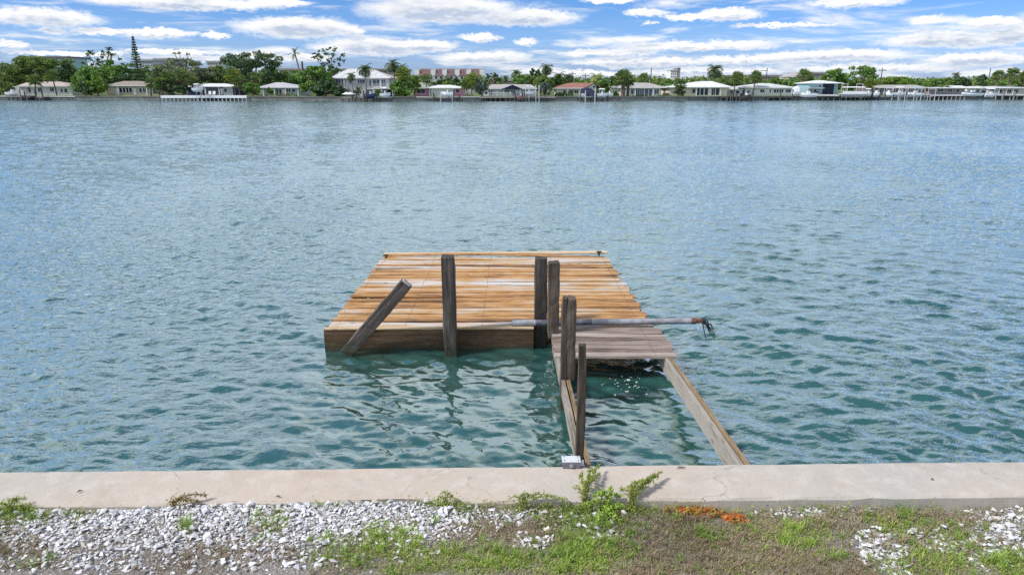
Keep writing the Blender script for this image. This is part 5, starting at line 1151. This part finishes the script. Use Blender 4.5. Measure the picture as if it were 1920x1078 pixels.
for i, (p, c, b, l, lab) in enumerate(((70, 152, 8, 3., 'left of two palms before the far left bungalow'), (103, 144, 8, 3.2, 'right of two palms before the far left bungalow, with leaning trunk'), (286, 157, 6, 2.6, 'small palm at the right end of the beige bungalow'), (318, 146, 6, 3.2, 'left of two dark fan palms above the left end of the white pier'), (346, 143, 7, 3.2, 'right of two dark fan palms above the left end of the white pier'), (302, 156, 5, 2.6, 'low fan palm beside the left end of the white pier'), (363, 152, 12, 2.4, 'fan palm behind the navy walled bungalow'))):
    palm(lab, p, c, b, l, 34, 'frond', 3 * (-1) ** i, 'fan', 'bark', skirt=(i > 2))
tree('low dark shrub under the fan palms behind the white pier', 284, 352, 150, 180, 5, 'leaf_dark', 1., 14, name='shrub', cat='shrub')
tree('large dark spreading tree behind the left bungalows', 412, 536, 93, 166, 24, 'leaf_dark', .8, 90, .17, 'bark', size=.3)
palm('yellow green fan palm right of the navy walled bungalow', 441, 142, 7, 3.4, 36, 'frond_lime', 0, 'fan', 'bark', skirt=True)
palm('shorter fan palm beside the yellow green fan palm', 452, 153, 6, 2.8, 30, 'frond', 3, 'fan', 'bark', skirt=True)
tree('dense green shrub at the right end of the white pier', 455, 488, 154, 183, 5, 'leaf_mid', 1.2, 12, name='shrub', cat='shrub')
tree('brownish twiggy shrub under the large dark tree', 462, 500, 134, 172, 18, 'leaf_olive', .7, 14, .25)
tree('low green hedge before the hip roofed bluish bungalow', 490, 560, 176, 184, 5, 'leaf_bright', 1., 16, .2, name='hedge', cat='hedge', size=.22)
tree('small green shrub beside the bluish bungalow porch', 500, 512, 164, 182, 8, 'leaf_mid', 1.2, 8, name='shrub', cat='shrub')
tree('green tree behind the bluish bungalow', 515, 565, 138, 160, 28, 'leaf_mid', 1., 12)
palm('storm torn bare palm left of the round tree', 559, 101, 30, 2.6, 8, 'leaf_dark', -10, 'feather', r=.24, droop=.6)
Y = shoreY(571) + 30; t = thing('palm_stump', 'dead topless palm trunk beside the storm torn palm', 'palm', (X(571, Y), Y, LZ)); MB().tube([(X(571, Y), Y, LZ - .3), (X(571, Y), Y, Z(117, Y)), (X(571, Y), Y, Z(115.6, Y))], [.3, .26, .2], 8).build('trunk', 'bark', t)
tree('tall open crowned tree left of the two storey house', 586, 652, 87, 130, 30, 'leaf_dark', .5, 44, .13, 'bark_grey', size=.26, trunk_r=.17)
tree('big round green tree left of the two storey house', 557, 628, 122, 181, 8, 'leaf_mid', 1.3, 26, .3)
tree('dark lower half of foliage beside the two storey house', 580, 640, 150, 184, 5, 'leaf_dark', 1.1, 14, name='shrub', cat='shrub')
tree('dark green tree behind the round green tree', 600, 640, 122, 160, 22, 'leaf_dark', 1.1, 12)
palm('tall coconut palm in front of the two storey house', 687, 131, 6, 3.4, 24, 'frond', 0, r=.2)
palm('shorter drooping palm left of the tall coconut palm', 660, 143, 6, 2.6, 18, 'frond', -2, r=.17, droop=1.3)
palm('small palm low before the left wing of the two storey house', 640, 163, 6, 2., 18, 'frond', 0, r=.14)
palm('squat palm by the dock of the two storey house', 672, 168, 4, 2., 18, 'frond', 0, r=.14)
tree('hedge below the left wing of the two storey house', 622, 652, 166, 184, 5, 'leaf_dark', 1.1, 10, name='hedge', cat='hedge')
tree('shrub by the dock of the two storey house', 700, 716, 168, 184, 4, 'leaf_mid', 1.1, 8, name='shrub', cat='shrub')
palm('tall feathery palm at the right end of the two storey house', 739, 123, 14, 3.4, 26, 'frond', -3, r=.2)
palm('second feathery palm leaning right of the two storey house', 755, 131, 14, 3.2, 24, 'frond', 4, r=.2)
palm('golden green palm over the clump right of the two storey house', 757, 141, 8, 3.4, 34, 'frond_lime', 0, 'fan', skirt=True)
tree('dense clump of greenery between the two storey house and the pink house', 729, 786, 146, 184, 6, 'leaf_mid', 1.3, 22, .28)
tree('yellow green shrub left of the pink house', 762, 790, 140, 172, 12, 'leaf_bright', 1., 12)
palm('dark palm behind the left end of the pink house', 800, 150, 22, 2.6, 28, 'frond', 0, 'fan')
tree('dark trees behind the pink house roof', 805, 872, 146, 166, 26, 'leaf_dark', 1.2, 18)
tree('bright green round shrub over the pink house roof', 828, 856, 152, 168, 20, 'leaf_bright', 1.2, 10)
palm('yellow green fan palm right of the pink house', 886, 150, 6, 3., 34, 'frond_lime', 2, 'fan', skirt=True)
palm('lower fan palm left of the yellow green fan palm', 874, 158, 7, 2.6, 28, 'frond', -2, 'fan', skirt=True)
tree('silvery grey green shrub left of the navy gabled house', 890, 917, 147, 183, 5, 'leaf_blue', 1., 14)
tree('dark tree over the left end of the navy gabled house', 908, 940, 137, 156, 40, 'leaf_dark', .7, 14, .22)
palm('small palm behind the ridge of the navy gabled house', 947, 147, 45, 2., 20)
palm('left dark palm behind the navy gabled house', 968, 138, 30, 3., 24)
tree('green tree behind the navy gabled house', 960, 1008, 139, 164, 24, 'leaf_mid', 1.1, 16)
tree('dark tree left of the tall palm behind the dock lifts', 985, 1015, 128, 158, 28, 'leaf_dark', .9, 14, .25)
palm('tallest palm between the navy gabled house and the red roofed house', 1024, 129, 22, 3.4, 28, 'frond', 0, r=.2)
tree('dense tree below the tallest middle palm', 1000, 1042, 140, 176, 14, 'leaf_olive', 1.2, 18)
tree('silvery shrub at the dock right of the navy gabled house', 1010, 1034, 155, 183, 4, 'leaf_blue', .9, 12, name='shrub', cat='shrub')
palm('left of two bushy palms behind the red roof', 1047, 144, 26, 3.2, 28); palm('right of two bushy palms behind the red roof', 1066, 146, 26, 3., 28)
tree('low dark shrub before the red roofed house', 1040, 1060, 174, 184, 5, 'leaf_dark', 1.1, 8, name='shrub', cat='shrub')
tree('small shrub by the wall of the red roofed house', 1060, 1075, 172, 183, 8, 'leaf_dark', 1., 8, name='shrub', cat='shrub')
palm('yellow green palm right of the red roofed house gable', 1118, 147, 18, 3.4, 30, 'frond_lime')
tree('green tree between the red roofed house and the fat palm', 1118, 1146, 148, 180, 12, 'leaf_mid', 1.1, 14)
tree('dark tree left of the fat palm', 1136, 1165, 142, 172, 24, 'leaf_dark', 1., 12)
palm('fat trunked shaggy palm before the grey roofed house', 1168, 147, 4, 3.8, 46, 'frond', 0, 'fan', 'bark', True, .5)
palm('second crown behind the fat trunked palm', 1177, 152, 6, 2.8, 28, 'frond', 0, 'fan', 'bark', True, .3)
tree('round shrub left of the fat palm foot', 1145, 1161, 171, 184, 4, 'leaf_mid', 1.2, 8, name='shrub', cat='shrub')
palm('small fan palm over the grey roof', 1206, 147, 24, 2.6, 30, 'frond', 0, 'fan')
tree('low brownish hedge along the bank before the grey roofed house', 1172, 1290, 180, 188, 1.2, 'leaf_olive', 1., 30, .16, name='hedge', cat='hedge', size=.25)
palm('bushy fan palm before the left end of the long white bungalow', 1275, 160, 5, 2.6, 40, 'frond', 0, 'fan', 'bark', True, .25)
tree('dark shrub under the bushy fan palm', 1263, 1287, 168, 183, 5, 'leaf_dark', 1., 8, name='shrub', cat='shrub')
palm('tall full coconut palm behind the white hip roof', 1337, 132, 26, 4., 40, 'frond', 0, r=.24)
palm('left of two palms between the white hip roofed houses', 1380, 145, 12, 2.8, 34, 'frond', 5, 'fan', 'bark', True)
palm('right of two palms between the white hip roofed houses', 1414, 144, 12, 2.8, 34, 'frond', 2, 'fan', 'bark', True)
tree('green trees behind the row of small windows', 1432, 1492, 146, 166, 30, 'leaf_mid', 1.1, 20, .26)
tree('green trees behind the long white bungalow', 1220, 1340, 150, 166, 40, 'leaf_mid', 1.1, 34, .2)
tree('dark trees behind the carport and palms', 1340, 1432, 148, 170, 34, 'leaf_dark', 1.1, 26, .22)
palm('tall dark palm left of the boathouse', 1503, 141, 14, 3., 30, 'frond', 0, 'fan', 'bark', True)
palm('smaller palm crown beside the tall dark palm by the boathouse', 1514, 145, 16, 2.4, 26, 'frond', 0, 'fan', 'bark', True)
tree('rounded bright tree just behind the boathouse roof', 1538, 1596, 128, 172, 22, 'leaf_mid', 1.2, 22, .28)
tree('big domed bright green tree right of the boathouse', 1576, 1646, 122, 172, 26, 'leaf_mid', 1.1, 24, .26)
palm('brownish palm in front of the big domed tree', 1628, 157, 12, 2.6, 30, 'frond_lime', 0, 'fan', skirt=True)
tree('pale green tree right of the utility pole', 1650, 1680, 143, 164, 34, 'leaf_bright', 1., 12)
tree('line of green trees behind the boat lift bungalow', 1678, 1740, 146, 164, 36, 'leaf_mid', 1.1, 24, .24)
tree('dense shrub hanging over the roof between the right bungalows', 1732, 1782, 148, 168, 14, 'leaf_mid', 1.2, 18)
palm('small palm above the right hand shrubs', 1787, 142, 40, 2.6, 24)
tree('round tree left of the white gap at the right', 1790, 1820, 144, 166, 30, 'leaf_dark', 1.1, 14)
tree('round dark tree right of the white gap at the right', 1828, 1850, 138, 170, 24, 'leaf_dark', 1.1, 14)
palm('leftmost of the three palms at the far right', 1866, 143, 16, 3., 32, 'frond', 0, 'fan', skirt=True)
palm('middle and tallest of the three palms at the far right', 1892, 140, 14, 3.4, 36, 'frond', 0, 'fan', skirt=True)
palm('rightmost of the three palms at the far right', 1916, 144, 14, 3., 32, 'frond_lime', 0, 'fan', skirt=True)
tree('dark tree behind the three palms at the far right', 1846, 1930, 138, 168, 30, 'leaf_mid', 1.1, 24, .25)
tree('green tree just beyond the right edge of the bank', 1930, 2030, 132, 172, 24, 'leaf_mid', 1., 20)
tree('olive tree beyond the left edge of the bank', -190, -50, 110, 176, 24, 'leaf_olive', 1., 20)
tree('wide olive tree spreading behind the far left bungalow roof', -20, 150, 104, 165, 38, 'leaf_olive', 1., 30, .26)
tree('mid green tree filling the gap behind the conifer', 190, 300, 118, 165, 40, 'leaf_mid', 1., 24, .26)
tree('olive tree filling behind the navy walled bungalow', 380, 440, 122, 165, 34, 'leaf_olive', 1., 16)
tree('green tree behind the bluish bungalow ridge', 470, 600, 128, 165, 40, 'leaf_mid', 1., 26, .25)
tree('green tree over the left end of the long white bungalow', 1236, 1262, 148, 172, 18, 'leaf_mid', 1.1, 10)
tree('olive tree between the long white bungalow and the carport', 1352, 1376, 150, 172, 18, 'leaf_olive', 1.1, 10)
tree('rounded tree behind the right end of the row of small windows', 1478, 1502, 148, 174, 16, 'leaf_mid', 1.1, 10)
tree('dark tree behind the lifts near the navy gabled house', 996, 1030, 134, 162, 34, 'leaf_mid', 1., 12)
tree('leafy tree behind the left slope of the red roof', 1030, 1056, 142, 166, 24, 'leaf_mid', 1.1, 12)
tree('bright tree behind the dark porched bungalow', 1655, 1700, 144, 166, 30, 'leaf_bright', 1., 14)
tree('olive tree behind the grey bungalow with dark eaves', 1752, 1800, 146, 166, 32, 'leaf_olive', 1.1, 14)
# distant belt of trees that reads as one mass
r_ = np.random.default_rng(99); C = []
for p in np.arange(-250, 2200, 3.):
    Y = shoreY(p) + r_.uniform(58, 85); x = X(p, Y); zt = Z(np.interp(p, [-250, 500, 700, 2200], [139, 141, 147.5, 150.5]) + 2.6 * math.sin(p * .11 + 2 * math.sin(p * .037)) + r_.normal(0, 2.), Y)
    n = 46; q = r_.normal(0, 1, (n, 3)); C.append(np.stack([x + q[:, 0] * 1.2, Y + q[:, 1] * 1.5, LZ + (zt - LZ) * r_.uniform(.1, 1., n) ** .6 + q[:, 2] * .25], -1))
V, Fa = cards3(np.concatenate(C), .55, r_); o = fast_mesh('far_woodland', V, Fa, 'leaf_olive'); o['kind'] = 'stuff'; tag(o, 'distant belt of trees behind the waterfront houses', 'woodland')
